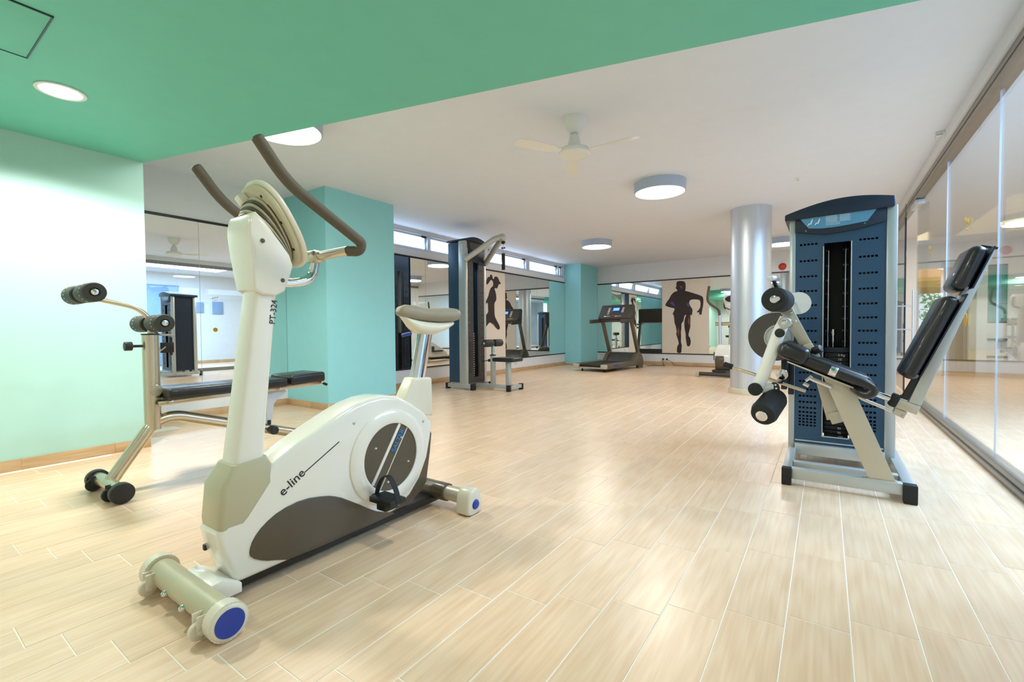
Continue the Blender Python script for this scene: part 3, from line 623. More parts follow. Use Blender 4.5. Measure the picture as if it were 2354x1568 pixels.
saddle([(.975, .965), (.968, .945), (.960, .915), (.952, .888), (.946, .876), (.944, .878), (.946, .895), (.950, .92), (.952, .938)],
       [.008, .020, .030, .042, .060, .075, .088, .085, .055], 'saddle_shell', 'bike_cream', [1.503, 1.53, 1.56, 1.60, 1.65, 1.70, 1.75, 1.795, 1.82])
build('seat_lever', MB().tube([(BX - .03, 1.60, .885), (BX - .06, 1.585, .878), (BX - .075, 1.58, .874)], .009, 10), 'blue_plastic', bk)
# crank and pedals
for s_, py, pz in ((1, 1.262, .190), (-1, 1.47, .47)):
    x = BX + s_ * .098
    ck = build('crank', MB().bar((x, wc[0], wc[1]), (x + s_ * .008, py, pz), .012, .03, up=(1, 0, 0), bev=.003).cyl((x - s_ * .02, wc[0], wc[1]), (x + s_ * .012, wc[0], wc[1]), .022), 'black_plastic', bk) if s_ == -1 else build('crank', MB().cyl((BX + .078, py, pz - .008), (x + .02, py, pz - .008), .016, seg=16), 'black_plastic', bk)
    xp = x + s_ * .078
    pd = MB().box(xp - .068, xp + .068, py - .042, py + .042, pz - .012, pz + .012, .005).box(xp - .03, xp + .03, py - .035, py + .035, pz - .04, pz - .01, .006).cyl((x, py, pz), (xp - s_ * .04, py, pz), .009, seg=12)
    p_ = build('pedal', pd, 'black_plastic', bk)
    st = [Vector((xp + .052, py - .03, pz)) if 0 else Vector((xp - .070 + .140 * k_ / 14, py, pz + .098 * math.sin(math.pi * k_ / 14) ** .7)) for k_ in range(15)]
    s2 = MB(); secs = [[(p.x - .001, p.y - .012, p.z), (p.x - .001, p.y + .012, p.z), (p.x + .001, p.y + .012, p.z + .003), (p.x + .001, p.y - .012, p.z + .003)] for p in st]
    build('toe_strap', s2.loft(secs), 'black_rubber', p_)
# base rail and stabilisers
build('base_rail', MB().box(-1.735, -1.645, .66, 1.72, .022, .058, .003), 'trim_black', bk)
build('front_tube', MB().cyl((-1.925, .60, .060), (-1.455, .60, .060), .042, seg=40), 'bike_beige', bk)
build('front_bracket', MB().prism([(.625, .092), (.66, .095), (.72, .062), (.72, .03), (.64, .03), (.64, .07)], 'X', -1.785, -1.60, .004, 2), 'bike_white', bk)
for s_, x in ((1, -1.416), (-1, -1.964)):
    c = MB(); n_ = 28; prof = []
    for k_ in range(n_ * 2):
        a = math.pi * k_ / n_; r_ = .056 if k_ % 2 else .0545; prof.append((.60 + r_ * math.cos(a), .0565 + r_ * math.sin(a)))
    c.prism(prof, 'X', x - s_ * .042, x - s_ * .004, 0); c.lathe([(0, .004), (.043, .004), (.050, .001), (.0545, -.006)], (x - s_ * .002, .60, .0565), (s_, 0, 0), 40)
    cp = build('end_cap', c, 'bike_cream', bk)
    build('cap_disc', MB().cyl((x, .60, .0565), (x + s_ * .004, .60, .0565), .041, seg=40), 'blue_plastic', cp)
    xw = x - s_ * .075
    w_ = build('transport_wheel', MB().cyl((xw - .009, .548, .034), (xw + .009, .548, .034), .027, seg=24, bev=.004), 'bike_cream', bk)
    build('wheel_bracket', MB().box(xw - .017, xw - .012, .538, .575, .028, .082, .002).box(xw + .012, xw + .017, .538, .575, .028, .082, .002).cyl((xw - .022, .548, .034), (xw + .022, .548, .034), .006), 'bike_cream', w_)
for x in (-1.76, -1.62): build('bolt', MB().lathe([(0, .014), (.006, .013), (.010, .006), (.010, 0)], (x, .5585, .052), (0, -1, 0), 16), 'chrome', bk)
build('rear_tube', MB().cyl((-1.92, 1.70, .075), (-1.46, 1.70, .075), .036, seg=36), 'champagne_paint', bk)
build('rear_tube_collar', MB().cyl((-1.78, 1.70, .075), (-1.575, 1.70, .075), .044, seg=36, bev=.004), 'bike_taupe', bk)
for s_, x in ((1, -1.395), (-1, -1.985)):
    poly = chaikin([(1.652, .0), (1.748, .0), (1.756, .03), (1.748, .10), (1.72, .128), (1.68, .128), (1.652, .10), (1.645, .03)], 2)
    cp = build('end_cap', MB().prism(poly, 'X', x - s_ * .085, x, .014, 3), 'bike_cream', bk)
    build('cap_disc', MB().lathe([(0, .010), (.018, .008), (.024, .002), (.026, -.006)], (x, 1.70, .052), (s_, 0, 0), 28), 'blue_plastic' if s_ == 1 else 'bike_cream', cp)
    build('rubber_foot', MB().box(x - s_ * .075, x - s_ * .01, 1.665, 1.735, 0, .004), 'black_rubber', bk)

# ------------------------------------------------------------------ workout bench
NX = -3.26
bn = thing('workout_bench', 'flat workout bench with black pads and foam leg rollers beside the mint wall', 'bench', (NX, 1.4, 0))
build('upright', MB().tube([(NX, .994, .33), (NX, .992, .888)], .041, 20), 'nickel', bn)
build('upright_collar', MB().cyl((NX, .992, .885), (NX, .992, .893), .044, seg=24), 'black_plastic', bn)
build('main_tube', MB().tube([(NX, .795, .075), (NX, .995, .372), (NX, 1.10, .398), (NX, 2.0, .095), (NX, 2.35, .085)], .0335, 18, smooth=.12), 'nickel', bn)
build('floor_tube', MB().cyl((NX - .18, .785, .065), (NX + .19, .785, .065), .033, seg=24), 'nickel', bn)
build('floor_tube', MB().cyl((NX - .22, 2.36, .055), (NX + .22, 2.36, .055), .033, seg=24), 'nickel', bn)
for yy, z_, xs in ((.785, .055, (NX - .205, NX + .21)), (2.36, .055, (NX - .24, NX + .24))):
    for x in xs: build('end_cap', MB().cyl((x - .022, yy, z_), (x + .022, yy, z_), .0545, seg=28, bev=.006), 'black_plastic', bn)
for x in (NX - .15, NX + .14):
    w_ = build('transport_wheel', MB().cyl((x - .012, .755, .04), (x + .012, .755, .04), .036, seg=24, bev=.004), 'black_rubber', bn)
    build('wheel_bracket', MB().box(x - .020, x - .014, .74, .80, .03, .09, .002).box(x + .014, x + .020, .74, .80, .03, .09, .002), 'black_plastic', w_)
build('roller_arm', MB().tube([(NX, .70, 1.108), (NX, .76, 1.085), (NX, .93, 1.045), (NX, .992, .985), (NX, .992, .86)], .0135, 14, smooth=.07), 'nickel', bn)
for (y, z) in ((.705, 1.108), (1.0, .952)):
    build('axle', MB().cyl((NX - .205, y, z), (NX + .205, y, z), .012, seg=14), 'chrome', bn)
    for s_ in (1, -1):
        a0, a1 = NX + s_ * .028, NX + s_ * .198
        r_ = build('foam_roller', MB().lathe([(.012, 0), (.044, 0), (.049, .006), (.050, .09), (.0505, .165), (.046, .173), (.024, .175), (.018, .168), (.018, .168)], (a0, y, z), (s_, 0, 0), 30), 'olive_foam', bn)
        build('end_plug', MB().cyl((a1 - s_ * .0, y, z), (a1 + s_ * .008, y, z), .016, seg=18, bev=.002), 'chrome', r_)
        rv = MB()
        for k_ in range(16):
            a = 2 * math.pi * k_ / 16; rv.cyl((a0 + s_ * .118, y + .0500 * math.cos(a), z + .0500 * math.sin(a)), (a0 + s_ * .118, y + .0515 * math.cos(a), z + .0515 * math.sin(a)), .003, seg=6)
        stuff_('rivets', rv, 'white_plastic', r_)
build('knob', MB().cyl((NX - .0, .905, .822), (NX, .870, .822), .026, seg=10, bev=.003).cyl((NX, .905, .822), (NX, .952, .822), .008), 'black_plastic', bn)
build('range_plate', MB().lathe([(0, .001), (.032, .001), (.033, 0)], (NX + .041, 1.0, .56), (1, 0, 0), 30).cyl((NX + .041, .992, .56), (NX + .045, .992, .56), .006), 'nickel', bn)
def pad(y0, y1, z0b, z1b, th, hw, nm, m_='black_leather', x=NX, parent=None, bev=.018):
    mb = MB(); d = Vector((0, y1 - y0, z1b - z0b)); u = Vector((0, -d.z, d.y)).normalized(); a = Vector((x, y0, z0b)) + u * th / 2; b = Vector((x, y1, z1b)) + u * th / 2
    mb.bar(a, b, hw * 2, th, up=u, bev=bev, seg=4); return build(nm, mb, m_, parent, ang=50)
pad(1.03, 1.74, .508, .508, .062, .145, 'seat_pad', parent=bn)
pad(1.76, 2.03, .512, .522, .072, .145, 'head_pad', parent=bn)
for s_ in (-1, 1): build('pad_rail', MB().bar((NX + s_ * .07, 1.0, .485), (NX + s_ * .07, 2.06, .505), .026, .026, bev=.003), 'nickel', bn)
for y in (1.05, 1.70, 2.02): build('cross_rail', MB().bar((NX - .12, y, .488 + (y - 1) * .018), (NX + .12, y, .488 + (y - 1) * .018), .025, .025), 'nickel', bn)
build('rail_knob', MB().cyl((NX + .02, 1.02, .49), (NX + .06, 1.035, .485), .014, bev=.002).cyl((NX + .12, 2.03, .50), (NX + .15, 2.03, .495), .010), 'black_plastic', bn)
build('pad_stay', MB().prism([(1.60, .480), (1.78, .485), (1.80, .462), (1.76, .42), (1.73, .41), (1.705, .38), (1.685, .24), (1.650, .22), (1.655, .40), (1.59, .45)], 'X', NX - .006, NX + .006, .002), 'aluminium_white', bn)
build('adjust_knob', MB().cyl((NX + .03, 1.668, .205), (NX + .085, 1.668, .205), .030, seg=20, bev=.008).cyl((NX, 1.668, .235), (NX, 1.668, .27), .014), 'blue_plastic' if 0 else 'black_plastic', bn)

# ------------------------------------------------------------------ leg extension machine
lm = thing('leg_machine', 'silver and blue-grey leg extension machine with weight tower and reclined black seat', 'weight machine', (.09, 3.5, 0))
for x0, x1 in ((-.203, -.155), (.332, .388)):
    build('floor_rail', MB().box(x0 + .002, x1 - .002, 3.04, 4.10, .034, .094, .003), 'silver_paint', lm)
    build('foot_cap', MB().box(x0, x1, 3.005, 3.055, 0, .098, .005), 'black_rubber', lm)
    build('foot_cap', MB().box(x0, x1, 4.08, 4.13, 0, .098, .005), 'black_rubber', lm)
build('front_beam', MB().box(-.155, .332, 3.025, 3.075, .036, .096, .003), 'silver_paint', lm)
build('cross_beam', MB().box(-.155, .332, 3.20, 3.25, .040, .092, .003), 'silver_paint', lm)
build('cross_beam', MB().box(-.165, .305, 3.56, 3.61, .055, .125, .003), 'silver_paint', lm)
for x0, x1 in ((-.205, -.170), (.302, .356)):
    build('tower_post', MB().box(x0, x1, 3.60, 3.66, .05, 1.64, .006), 'silver_paint', lm)
    build('tower_post', MB().box(x0, x1, 3.98, 4.04, .05, 1.60, .006), 'silver_paint', lm)
def perforated(T, m_, ax, a0, a1, u0, u1, z0, z1, win, cols, rows, hr, hz, name, parent):
    """cover panel with a window and real square holes, built from a grid of faces"""
    us = {u0, u1}; zs = {z0, z1}; holes = []
    for c in cols: us |= {c - hr, c + hr}
    for r in rows: zs |= {r - hz, r + hz}
    us |= {win[0], win[1]}; zs |= {win[2], win[3]}
    us = sorted(us); zs = sorted(zs)
    def solid(u, z):
        if win[0] < u < win[1] and win[2] < z < win[3]: return False
        for c in cols:
            if abs(u - c) < hr:
                for r in rows:
                    if abs(z - r) < hz: return False
        return u0 < u < u1 and z0 < z < z1
    mb = MB(); G = {}
    def v(i, j, k_):
        if (i, j, k_) not in G:
            a = a0 if k_ == 0 else a1; G[(i, j, k_)] = mb.b.verts.new((us[i], a, zs[j]) if ax == 'Y' else (a, us[i], zs[j]))
        return G[(i, j, k_)]
    ok = [[solid((us[i] + us[i + 1]) / 2, (zs[j] + zs[j + 1]) / 2) for j in range(len(zs) - 1)] for i in range(len(us) - 1)]
    NI, NJ = len(us) - 1, len(zs) - 1
    for i in range(NI):
        for j in range(NJ):
            if not ok[i][j]: continue
            for k_ in (0, 1): mb.b.faces.new((v(i, j, k_), v(i + 1, j, k_), v(i + 1, j + 1, k_), v(i, j + 1, k_)))
            for (di, dj, A, B) in ((-1, 0, (i, j), (i, j + 1)), (1, 0, (i + 1, j), (i + 1, j + 1)), (0, -1, (i, j), (i + 1, j)), (0, 1, (i, j + 1), (i + 1, j + 1))):
                ii, jj = i + di, j + dj
                if 0 <= ii < NI and 0 <= jj < NJ and ok[ii][jj]: continue
                mb.b.faces.new((v(*A, 0), v(*B, 0), v(*B, 1), v(*A, 1)))
    bmesh.ops.recalc_face_normals(mb.b, faces=mb.b.faces[:]); mb.T = T
    return build(name, mb, m_, parent, smooth=False)
rows = [1.447, 1.339, 1.236, 1.139, 1.045, .958, .875, .799, .725, .660, .597, .540, .485, .441, .400, .362, .332, .307, .286, .266, .245]
cols = [-.139, -.118, -.097, -.076, -.055, .176, .196, .216, .236, .256]
for nm, ya, yb in (('front_cover', 3.606, 3.612), ('back_cover', 4.02, 4.026)):
    perforated(None, 'cover_grey', 'Y', ya, yb, -.170, .302, .125, 1.66, (-.012, .128, .185, 1.445), cols, rows, .0068, .0062, nm, lm)
for x0, x1 in ((-.172, -.168), (.300, .304)): build('side_cover', MB().box(x0, x1, 3.62, 4.02, .125, 1.60), 'cover_dark', lm)
build('window_trim', MB().box(-.018, -.012, 3.600, 3.614, .185, 1.425, .001).box(-.018, .128, 3.600, 3.614, .178, .185, .001).box(.128, .134, 3.600, 3.614, .185, 1.445, .001), 'silver_paint', lm)
build('cover_lip', MB().box(-.165, .300, 3.598, 3.606, .138, .146, .001), 'silver_paint', lm)
arc = [( -.232 + .572 * t, 1.648 + .062 * math.sin(math.pi * (t * .86 + .02)) + .018 * t) for t in [i / 16 for i in range(17)]]
build('top_cap', MB().prism(arc + [(.340, 1.625), (-.232, 1.612)], 'Y', 3.575, 4.06, .008, 3), 'cover_dark', lm)
hp = [(-.170, 1.62), (.300, 1.64), (.300, 1.545), (.15, 1.512), (.0, 1.500), (-.08, 1.512), (-.170, 1.533)]
hd = build('header_panel', MB().prism(hp, 'Y', 3.592, 3.605, .003, 2), 'cover_dark', lm)
build('placard', MB().prism([(-.155, 1.630), (-.08, 1.644), (-.035, 1.650), (-.022, 1.640), (.019, 1.638), (.08, 1.640), (.138, 1.650), (.149, 1.662), (.264, 1.650), (.250, 1.62), (.208, 1.556), (.12, 1.546), (.04, 1.540), (-.03, 1.540), (-.097, 1.549)], 'Y', 3.586, 3.592), 'placard_blue', hd, smooth=False)
pr_ = MB()
for k_ in range(7):
    z = 1.620 - .0075 * k_; pr_.box(-.005, .06 - .004 * (k_ % 3), 3.5852, 3.586, z, z + .0022); pr_.box(.068, .125 - .005 * (k_ % 2), 3.5852, 3.586, z, z + .0022)
for z in (1.566, 1.557): pr_.box(-.005, .07, 3.5852, 3.586, z, z + .002)
pr_.box(-.085, -.05, 3.5852, 3.586, 1.615, 1.618); pr_.box(.145, .20, 3.5852, 3.586, 1.635, 1.638)
for ox in (-.105, -.065):   # seated figure pictograms
    pr_.prism([(ox, 1.568), (ox + .008, 1.580), (ox + .016, 1.580), (ox + .026, 1.606), (ox + .031, 1.604), (ox + .022, 1.573), (ox + .010, 1.574), (ox + .004, 1.564)], 'Y', 3.5852, 3.586)
stuff_('printed_text', pr_, 'white_print', hd, smooth=False)
text('lettering', 'SALTER', .013, 'blue_plastic', hd, (.025, 3.5905, 1.645), (1, 0, 0), (0, 0, 1), .001)
bt = MB()
for (x, z) in ((-.112, 1.535), (.195, 1.545)): bt.lathe([(0, .003), (.004, .003), (.006, 0)], (x, 3.592, z), (0, -1, 0), 12)
stuff_('screws', bt, 'chrome', hd)
# weight stack
n_pl = 20
for k_ in range(n_pl):
    z0 = .16 + k_ * .0285
    p_ = build('weight_plate', MB().box(-.005, .125, 3.68, 3.92, z0, z0 + .0265, .003), 'black_plastic', lm)
for x in (.012, .108): build('guide_rod', MB().cyl((x, 3.80, .14), (x, 3.80, 1.60), .010, seg=14), 'chrome', lm)
build('selector_rod', MB().cyl((.040, 3.70, .74), (.040, 3.70, .80), .007).cyl((.040, 3.70, .80), (.040, 3.70, .845), .013).cyl((.040, 3.70, .845), (.040, 3.70, .885), .018, .016), 'chrome', lm)
build('stack_top', MB().box(-.008, .128, 3.67, 3.93, .732, .765, .004), 'cover_dark', lm)
nums = [(0, '5 Kg'), (1, '10'), (2, '15'), (17, '90'), (18, '95'), (19, '100')]
for k_, s_ in nums:
    z0 = .16 + (19 - k_) * .0285; text('weight_number', s_, .020, 'white_print', lm, (.068, 3.679, z0 + .006), (1, 0, 0), (0, 0, 1), .0006)
build('stack_back', MB().box(-.15, .28, 3.99, 3.995, .15, 1.58), 'black_plastic', lm)
bt = MB()
for z in rows[:9]:
    for x in (.0, .098, .118): bt.cyl((x + .004, 3.985, z), (x + .004, 3.99, z), .005, seg=8)
stuff_('rear_rivets', bt, 'white_print', lm)
# slanted support plates
sl = [(.194, .094), (.306, .094), (.122, .578), (-.010, .628)]
build('seat_support', MB().prism(sl, 'Y', 3.035, 3.062, .002), 'champagne_paint', lm)
build('rear_support', MB().prism([(.010, .36), (.075, .385), (.03, .56), (-.045, .585)], 'Y', 3.19, 3.23, .002).prism([(.035, .34), (.085, .36), (.070, .42), (.012, .40)], 'Y', 3.18, 3.24, .002), 'champagne_paint', lm)
build('support_foot_plate', MB().box(.17, .31, 3.03, 3.075, .094, .099), 'champagne_paint', lm)
# seat
E_ = Vector((.352, 0, -.175)).normalized()     # seat slope direction (front to back, down)
def slab(a, b, y0, y1, th, bev, nm, m_='black_leather', parent=lm):
    a, b = Vector(a), Vector(b); ym = (y0 + y1) / 2; a.y = b.y = ym; d = (b - a).normalized(); u = Vector((-d.z, 0, d.x)); u = u if u.z > 0 or abs(d.x) < .5 else -u
    return build(nm, MB().bar(a, b, y1 - y0, th, up=u, bev=bev, seg=4), m_, parent, ang=55)
slab((-.190, 0, .762), (.190, 0, .600), 2.95, 3.24, .070, .028, 'seat_cushion')
slab((-.215, 0, .790), (-.075, 0, .728), 2.925, 3.26, .095, .034, 'seat_front_roll')
build('seat_pan', MB().bar((-.175, 3.09, .708), (.200, 3.09, .548), .26, .008, up=(.4, 0, .9), bev=.001), 'champagne_paint', lm)
# grab handle near side
build('grab_handle', MB().tube([(.035, 2.905, .668), (.17, 2.905, .612), (.205, 2.905, .585), (.185, 2.905, .553), (.15, 2.93, .562), (.13, 3.0, .575)], .0235, 18, smooth=.045), 'black_leather', lm)
build('handle_end', MB().cyl((.018, 2.905, .675), (.050, 2.905, .662), .0265, seg=24, bev=.003), 'chrome', lm)
build('grab_handle', MB().tube([(.035, 3.275, .668), (.17, 3.275, .612), (.205, 3.275, .585), (.185, 3.275, .553)], .0235, 18, smooth=.045), 'black_leather', lm)
# slider and backrest
build('slider_tube', MB().cyl((.05, 3.08, .612), (.300, 3.08, .514), .015, seg=16), 'chrome', lm)
build('slider_rail', MB().bar((.02, 3.08, .575), (.335, 3.08, .437), .014, .016, bev=.002), 'chrome', lm)
build('slider_collar', MB().bar((.282, 3.08, .522), (.312, 3.08, .510), .070, .068, bev=.008), 'black_rubber', lm)
build('slider_box', MB().prism([(.305, .532), (.400, .494), (.384, .450), (.290, .483)], 'Y', 3.055, 3.11, .003), 'champagne_paint', lm)
build('slider_bracket', MB().prism([(.300, .478), (.348, .458), (.334, .424), (.292, .446)], 'Y', 3.06, 3.10, .002).cyl((.33, 3.058, .437), (.33, 3.052, .437), .006), 'champagne_paint', lm)
build('adjuster_rods', MB().cyl((-.075, 3.02, .618), (.03, 3.02, .572), .012).cyl((-.09, 3.02, .600), (-.06, 3.02, .628), .009).cyl((-.10, 3.02, .585), (-.075, 3.02, .572), .010), 'chrome', lm)
build('back_beam', MB().prism([(.614, 1.275), (.657, 1.261), (.400, .497), (.352, .513)], 'Y', 3.055, 3.105, .003), 'silver_paint', lm)
build('beam_cap', MB().prism([(.608, 1.284), (.664, 1.267), (.659, 1.257), (.612, 1.272)], 'Y', 3.052, 3.108, .002), 'black_rubber', lm)
slab((.338, 0, .640), (.498, 0, 1.040), 2.955, 3.205, .066, .028, 'back_cushion')
slab((.515, 0, 1.068), (.590, 0, 1.270), 2.955, 3.205, .066, .030, 'headrest_cushion')
build('cushion_board', MB().bar((.385, 3.08, .655), (.545, 3.08, 1.050), .24, .006, up=(-.93, 0, .37), bev=0).bar((.562, 3.08, 1.075), (.632, 3.08, 1.262), .24, .006, up=(-.93, 0, .37), bev=0), 'cover_dark', lm)
build('pad_link', MB().bar((.335, 3.075, .525), (.395, 3.075, .665), .022, .03, up=(-.9, 0, .4), bev=.003).cyl((.328, 3.06, .537), (.328, 3.09, .537), .009), 'black_plastic', lm)
# thigh roller and lever arm
build('pivot_plate', MB().prism([(-.215, .985), (-.157, 1.010), (-.068, .818), (-.120, .795)], 'Y', 3.040, 3.070, .003).prism([(-.118, .815), (-.072, .828), (-.022, .736), (-.062, .722)], 'Y', 3.044, 3.066, .003), 'champagne_paint', lm)
bt = MB()
for (x, z) in ((-.160, .985), (-.158, .925), (-.137, .932)): bt.lathe([(0, .006), (.006, .005), (.008, 0)], (x, 3.040, z), (0, -1, 0), 12)
stuff_('bolts', bt, 'chrome', lm)
build('position_knob', MB().cyl((-.055, 3.04, .765), (-.02, 3.02, .785), .022, seg=14, bev=.004).cyl((-.08, 3.05, .75), (-.055, 3.04, .765), .008), 'black_plastic', lm)
build('upper_axle', MB().cyl((-.215, 2.84, 1.055), (-.150, 3.42, 1.050), .012), 'chrome', lm)
ur = build('thigh_roller', MB().lathe([(.014, 0), (.052, 0), (.066, .012), (.068, .03), (.060, .05), (.066, .056), (.067, .08), (.066, .20), (.058, .215), (.014, .215)], (-.232, 2.855, 1.053), (.10, 1, 0), 36), 'black_rubber', lm)
build('end_plug', MB().cyl((-.232, 2.845, 1.053), (-.232, 2.857, 1.053), .021, seg=24, bev=.003), 'chrome', ur)
build('white_disc', MB().cyl((-.140, 3.30, 1.048), (-.140, 3.312, 1.048), .068, seg=40), 'white_plastic', lm)
ar = MB(); ar.tube([(-.185, 2.99, .955), (-.215, 2.99, .88), (-.313, 2.99, .575), (-.320, 2.99, .556)], [.030, .033, .033, .033], 22)
build('lever_arm', ar, 'white_plastic', lm)
build('arm_joint', MB().cyl((-.190, 2.955, .925), (-.190, 3.03, .925), .032, seg=24, bev=.004).cyl((-.210, 2.952, .872), (-.210, 2.965, .872), .026), 'silver_paint', lm)
build('pivot_cap', MB().cyl((-.212, 2.948, .868), (-.212, 2.958, .868), .025, seg=24, bev=.002), 'black_plastic', lm)
build('pivot_bolt', MB().cyl((-.190, 2.948, .925), (-.190, 2.956, .925), .016, seg=8, bev=.002), 'chrome', lm)
build('arm_foot', MB().bar((-.335, 2.99, .548), (-.255, 3.05, .548), .06, .056, bev=.010), 'white_plastic', lm)
build('arm_foot_cap', MB().cyl((-.332, 2.935, .545), (-.332, 2.952, .545), .037, seg=28, bev=.004).cyl((-.332, 2.95, .545), (-.325, 3.0, .545), .033), 'black_rubber', lm)
build('slot_plate', MB().prism(chaikin([(-.262, .582), (-.225, .582), (-.212, .545), (-.222, .505), (-.258, .505), (-.25, .545)], 1), 'Y', 3.02, 3.035, .002), 'black_plastic', lm)
bt = MB()
for (x, z) in ((-.236, .568), (-.232, .548), (-.234, .528)): bt.cyl((x, 3.018, z), (x, 3.021, z), .0055, seg=10)
stuff_('slot_holes', bt, 'white_print', lm)
lr = build('shin_roller', MB().lathe([(.016, 0), (.046, 0), (.062, .010), (.067, .030), (.070, .040), (.069, .06), (.066, .20), (.058, .225), (.016, .225)], (-.287, 2.852, .412), (.22, .90, .34), 36), 'black_rubber', lm)
dv = Vector((.22, .90, .34)).normalized()
build('end_plug', MB().cyl(Vector((-.287, 2.852, .412)) - dv * .010, Vector((-.287, 2.852, .412)) + dv * .004, .031, seg=28, bev=.003), 'chrome', lr)
rv = MB()
for k_ in range(22):
    u_ = dv.orthogonal().normalized(); v_ = dv.cross(u_); a = 2 * math.pi * k_ / 22; o_ = u_ * math.cos(a) + v_ * math.sin(a)
    c_ = Vector((-.287, 2.852, .412)) + dv * .046; rv.cyl(c_ + o_ * .068, c_ + o_ * .0712, .003, seg=6)
stuff_('grip_dimples', rv, 'cover_dark', lr)
# range disc with degree marks, behind the arm
dc = (-.262, .842)
gd = build('range_disc', MB().cyl((dc[0], 3.30, dc[1]), (dc[0], 3.312, dc[1]), .152, seg=56, bev=.002), 'cover_brown', lm)
build('inner_disc', MB().cyl((dc[0] + .02, 3.294, dc[1] - .005), (dc[0] + .02, 3.30, dc[1] - .005), .082, seg=44), 'silver_paint', gd)
rv = MB()
for k_ in range(44):
    a = 2 * math.pi * k_ / 44; ca, sa = math.cos(a), math.sin(a); c_ = Vector((dc[0] + .02, 3.292, dc[1] - .005)); d_ = Vector((ca, 0, sa)); rv.bar(c_ + d_ * .066, c_ + d_ * .075, .0024, .0024, up=(0, 1, 0), bev=0)
stuff_('degree_marks', rv, 'black_print', gd)
build('disc_axle', MB().cyl((dc[0] + .05, 3.03, dc[1] + .03), (dc[0] + .02, 3.62, dc[1]), .022), 'silver_paint', lm)
build('drive_bracket', MB().box(-.235, -.203, 3.40, 3.62, .50, .70, .004).box(-.205, -.172, 3.56, 3.61, .45, .80, .004), 'black_plastic', lm)
build('cable_pulley', MB().cyl((-.228, 3.36, .60), (-.228, 3.38, .60), .035, seg=24, bev=.003).cyl((-.236, 3.36, .56), (-.236, 3.40, .56), .02), 'chrome', lm)
build('side_lever', MB().tube([(-.55, 3.40, .640), (-.36, 3.40, .580), (-.10, 3.40, .497)], .0115, 12), 'nickel', lm)
build('lever_grip', MB().cyl((-.575, 3.40, .650), (-.52, 3.40, .632), .019, seg=16, bev=.004), 'black_rubber', lm)
build('top_pin', MB().tube([(-.225, 2.93, 1.115), (-.235, 2.90, 1.150), (-.243, 2.88, 1.168)], .011, 12), 'cover_dark', lm)
build('pin_knob', MB().cyl((-.252, 2.85, 1.168), (-.236, 2.89, 1.172), .017, seg=20, bev=.003), 'steel', lm)

# ------------------------------------------------------------------ lat pulldown tower
lt = thing('lat_tower', 'tall lat pulldown weight tower with curved overhead arm near the mirrors', 'weight machine', (-4.55, 5.5, 0))
LY0, LY1 = 5.20, 5.70
for y0, y1 in ((LY0, LY0 + .055), (LY1 - .055, LY1)):
    build('tower_post', MB().box(-4.555, -4.42, y0, y1, .08, 2.245, .008), 'silver_paint', lt)
    build('floor_rail', MB().box(-4.80, -4.32, y0 - .005, y1 + .005, .025, .085, .003), 'silver_paint', lt)
    build('foot_cap', MB().box(-4.835, -4.79, y0 - .01, y1 + .01, 0, .09, .005), 'black_rubber', lt)
    build('foot_cap', MB().box(-4.34, -4.285, y0 - .01, y1 + .01, 0, .09, .005), 'black_rubber', lt)
for nm, xa, xb in (('front_cover', -4.428, -4.422), ('back_cover', -4.77, -4.764)):
    perforated(None, 'lat_brown' if nm[0] == 'f' else 'cover_dark', 'X', xa, xb, LY0 + .055, LY1 - .055, .10, 2.0 if nm[0] == 'f' else 2.22, (5.385, 5.515, .18, 1.93), [5.29, 5.33, 5.57, 5.61], [.25 + .035 * k_ for k_ in range(14)] + [.78 + .115 * k_ for k_ in range(10)], .016, .004, nm, lt)
build('side_cover', MB().box(-4.764, -4.557, LY0 + .006, LY0 + .012, .10, 2.22, .002), 'cover_grey', lt)
build('side_cover', MB().box(-4.764, -4.557, LY1 - .012, LY1 - .006, .10, 2.22, .002), 'cover_grey', lt)
arc = [(LY0 - .01 + (LY1 - LY0 + .02) * t, 2.255 + .055 * math.sin(math.pi * t)) for t in [i / 14 for i in range(15)]]
build('top_cap', MB().prism(arc + [(LY1 + .01, 2.235), (LY0 - .01, 2.235)], 'X', -4.79, -4.40, .008, 3), 'cover_dark', lt)
hd = build('header_panel', MB().prism([(LY0 + .055, 2.24), (LY1 - .055, 2.24), (LY1 - .055, 2.03), (5.45, 1.96), (LY0 + .055, 2.03)], 'X', -4.424, -4.410, .003), 'cover_dark', lt)
build('placard', MB().prism([(LY0 + .08, 2.215), (LY1 - .08, 2.215), (LY1 - .11, 2.12), (5.45, 2.09), (LY0 + .11, 2.12)], 'X', -4.410, -4.406), 'cover_brown', hd, smooth=False)
text('lettering', 'SALTER', .06, 'white_print', lt, (-4.51, LY0 - .001, 2.18), (0, 0, -1), (1, 0, 0), .0006)
n_pl = 20
for k_ in range(n_pl):
    build('weight_plate', MB().box(-4.70, -4.47, 5.375, 5.525, .14 + k_ * .036, .173 + k_ * .036, .003), 'black_plastic', lt)
for y in (5.40, 5.50): build('guide_rod', MB().cyl((-4.58, y, .12), (-4.58, y, 2.2), .011, seg=12), 'chrome', lt)
pr_ = MB()
for k_ in range(n_pl): pr_.box(-4.4695, -4.469, 5.435, 5.455, .150 + k_ * .036, .163 + k_ * .036)
stuff_('weight_numbers', pr_, 'white_print', lt)
for y0, s_ in ((LY0 + .0, 1), (LY1, -1)):
    build('overhead_arm', MB().tube([(-4.42, y0, 1.945), (-4.0, 5.38 + (.0 if s_ == 1 else .14), 2.235), (-3.92, 5.45, 2.258)], .041, 16, smooth=.10), 'silver_paint', lt)
build('arm_band', MB().bar((-4.425, LY1 - .2, 1.935), (-4.425, LY1 + .0, 1.935), .02, .07, bev=.004), 'cover_dark', lt)
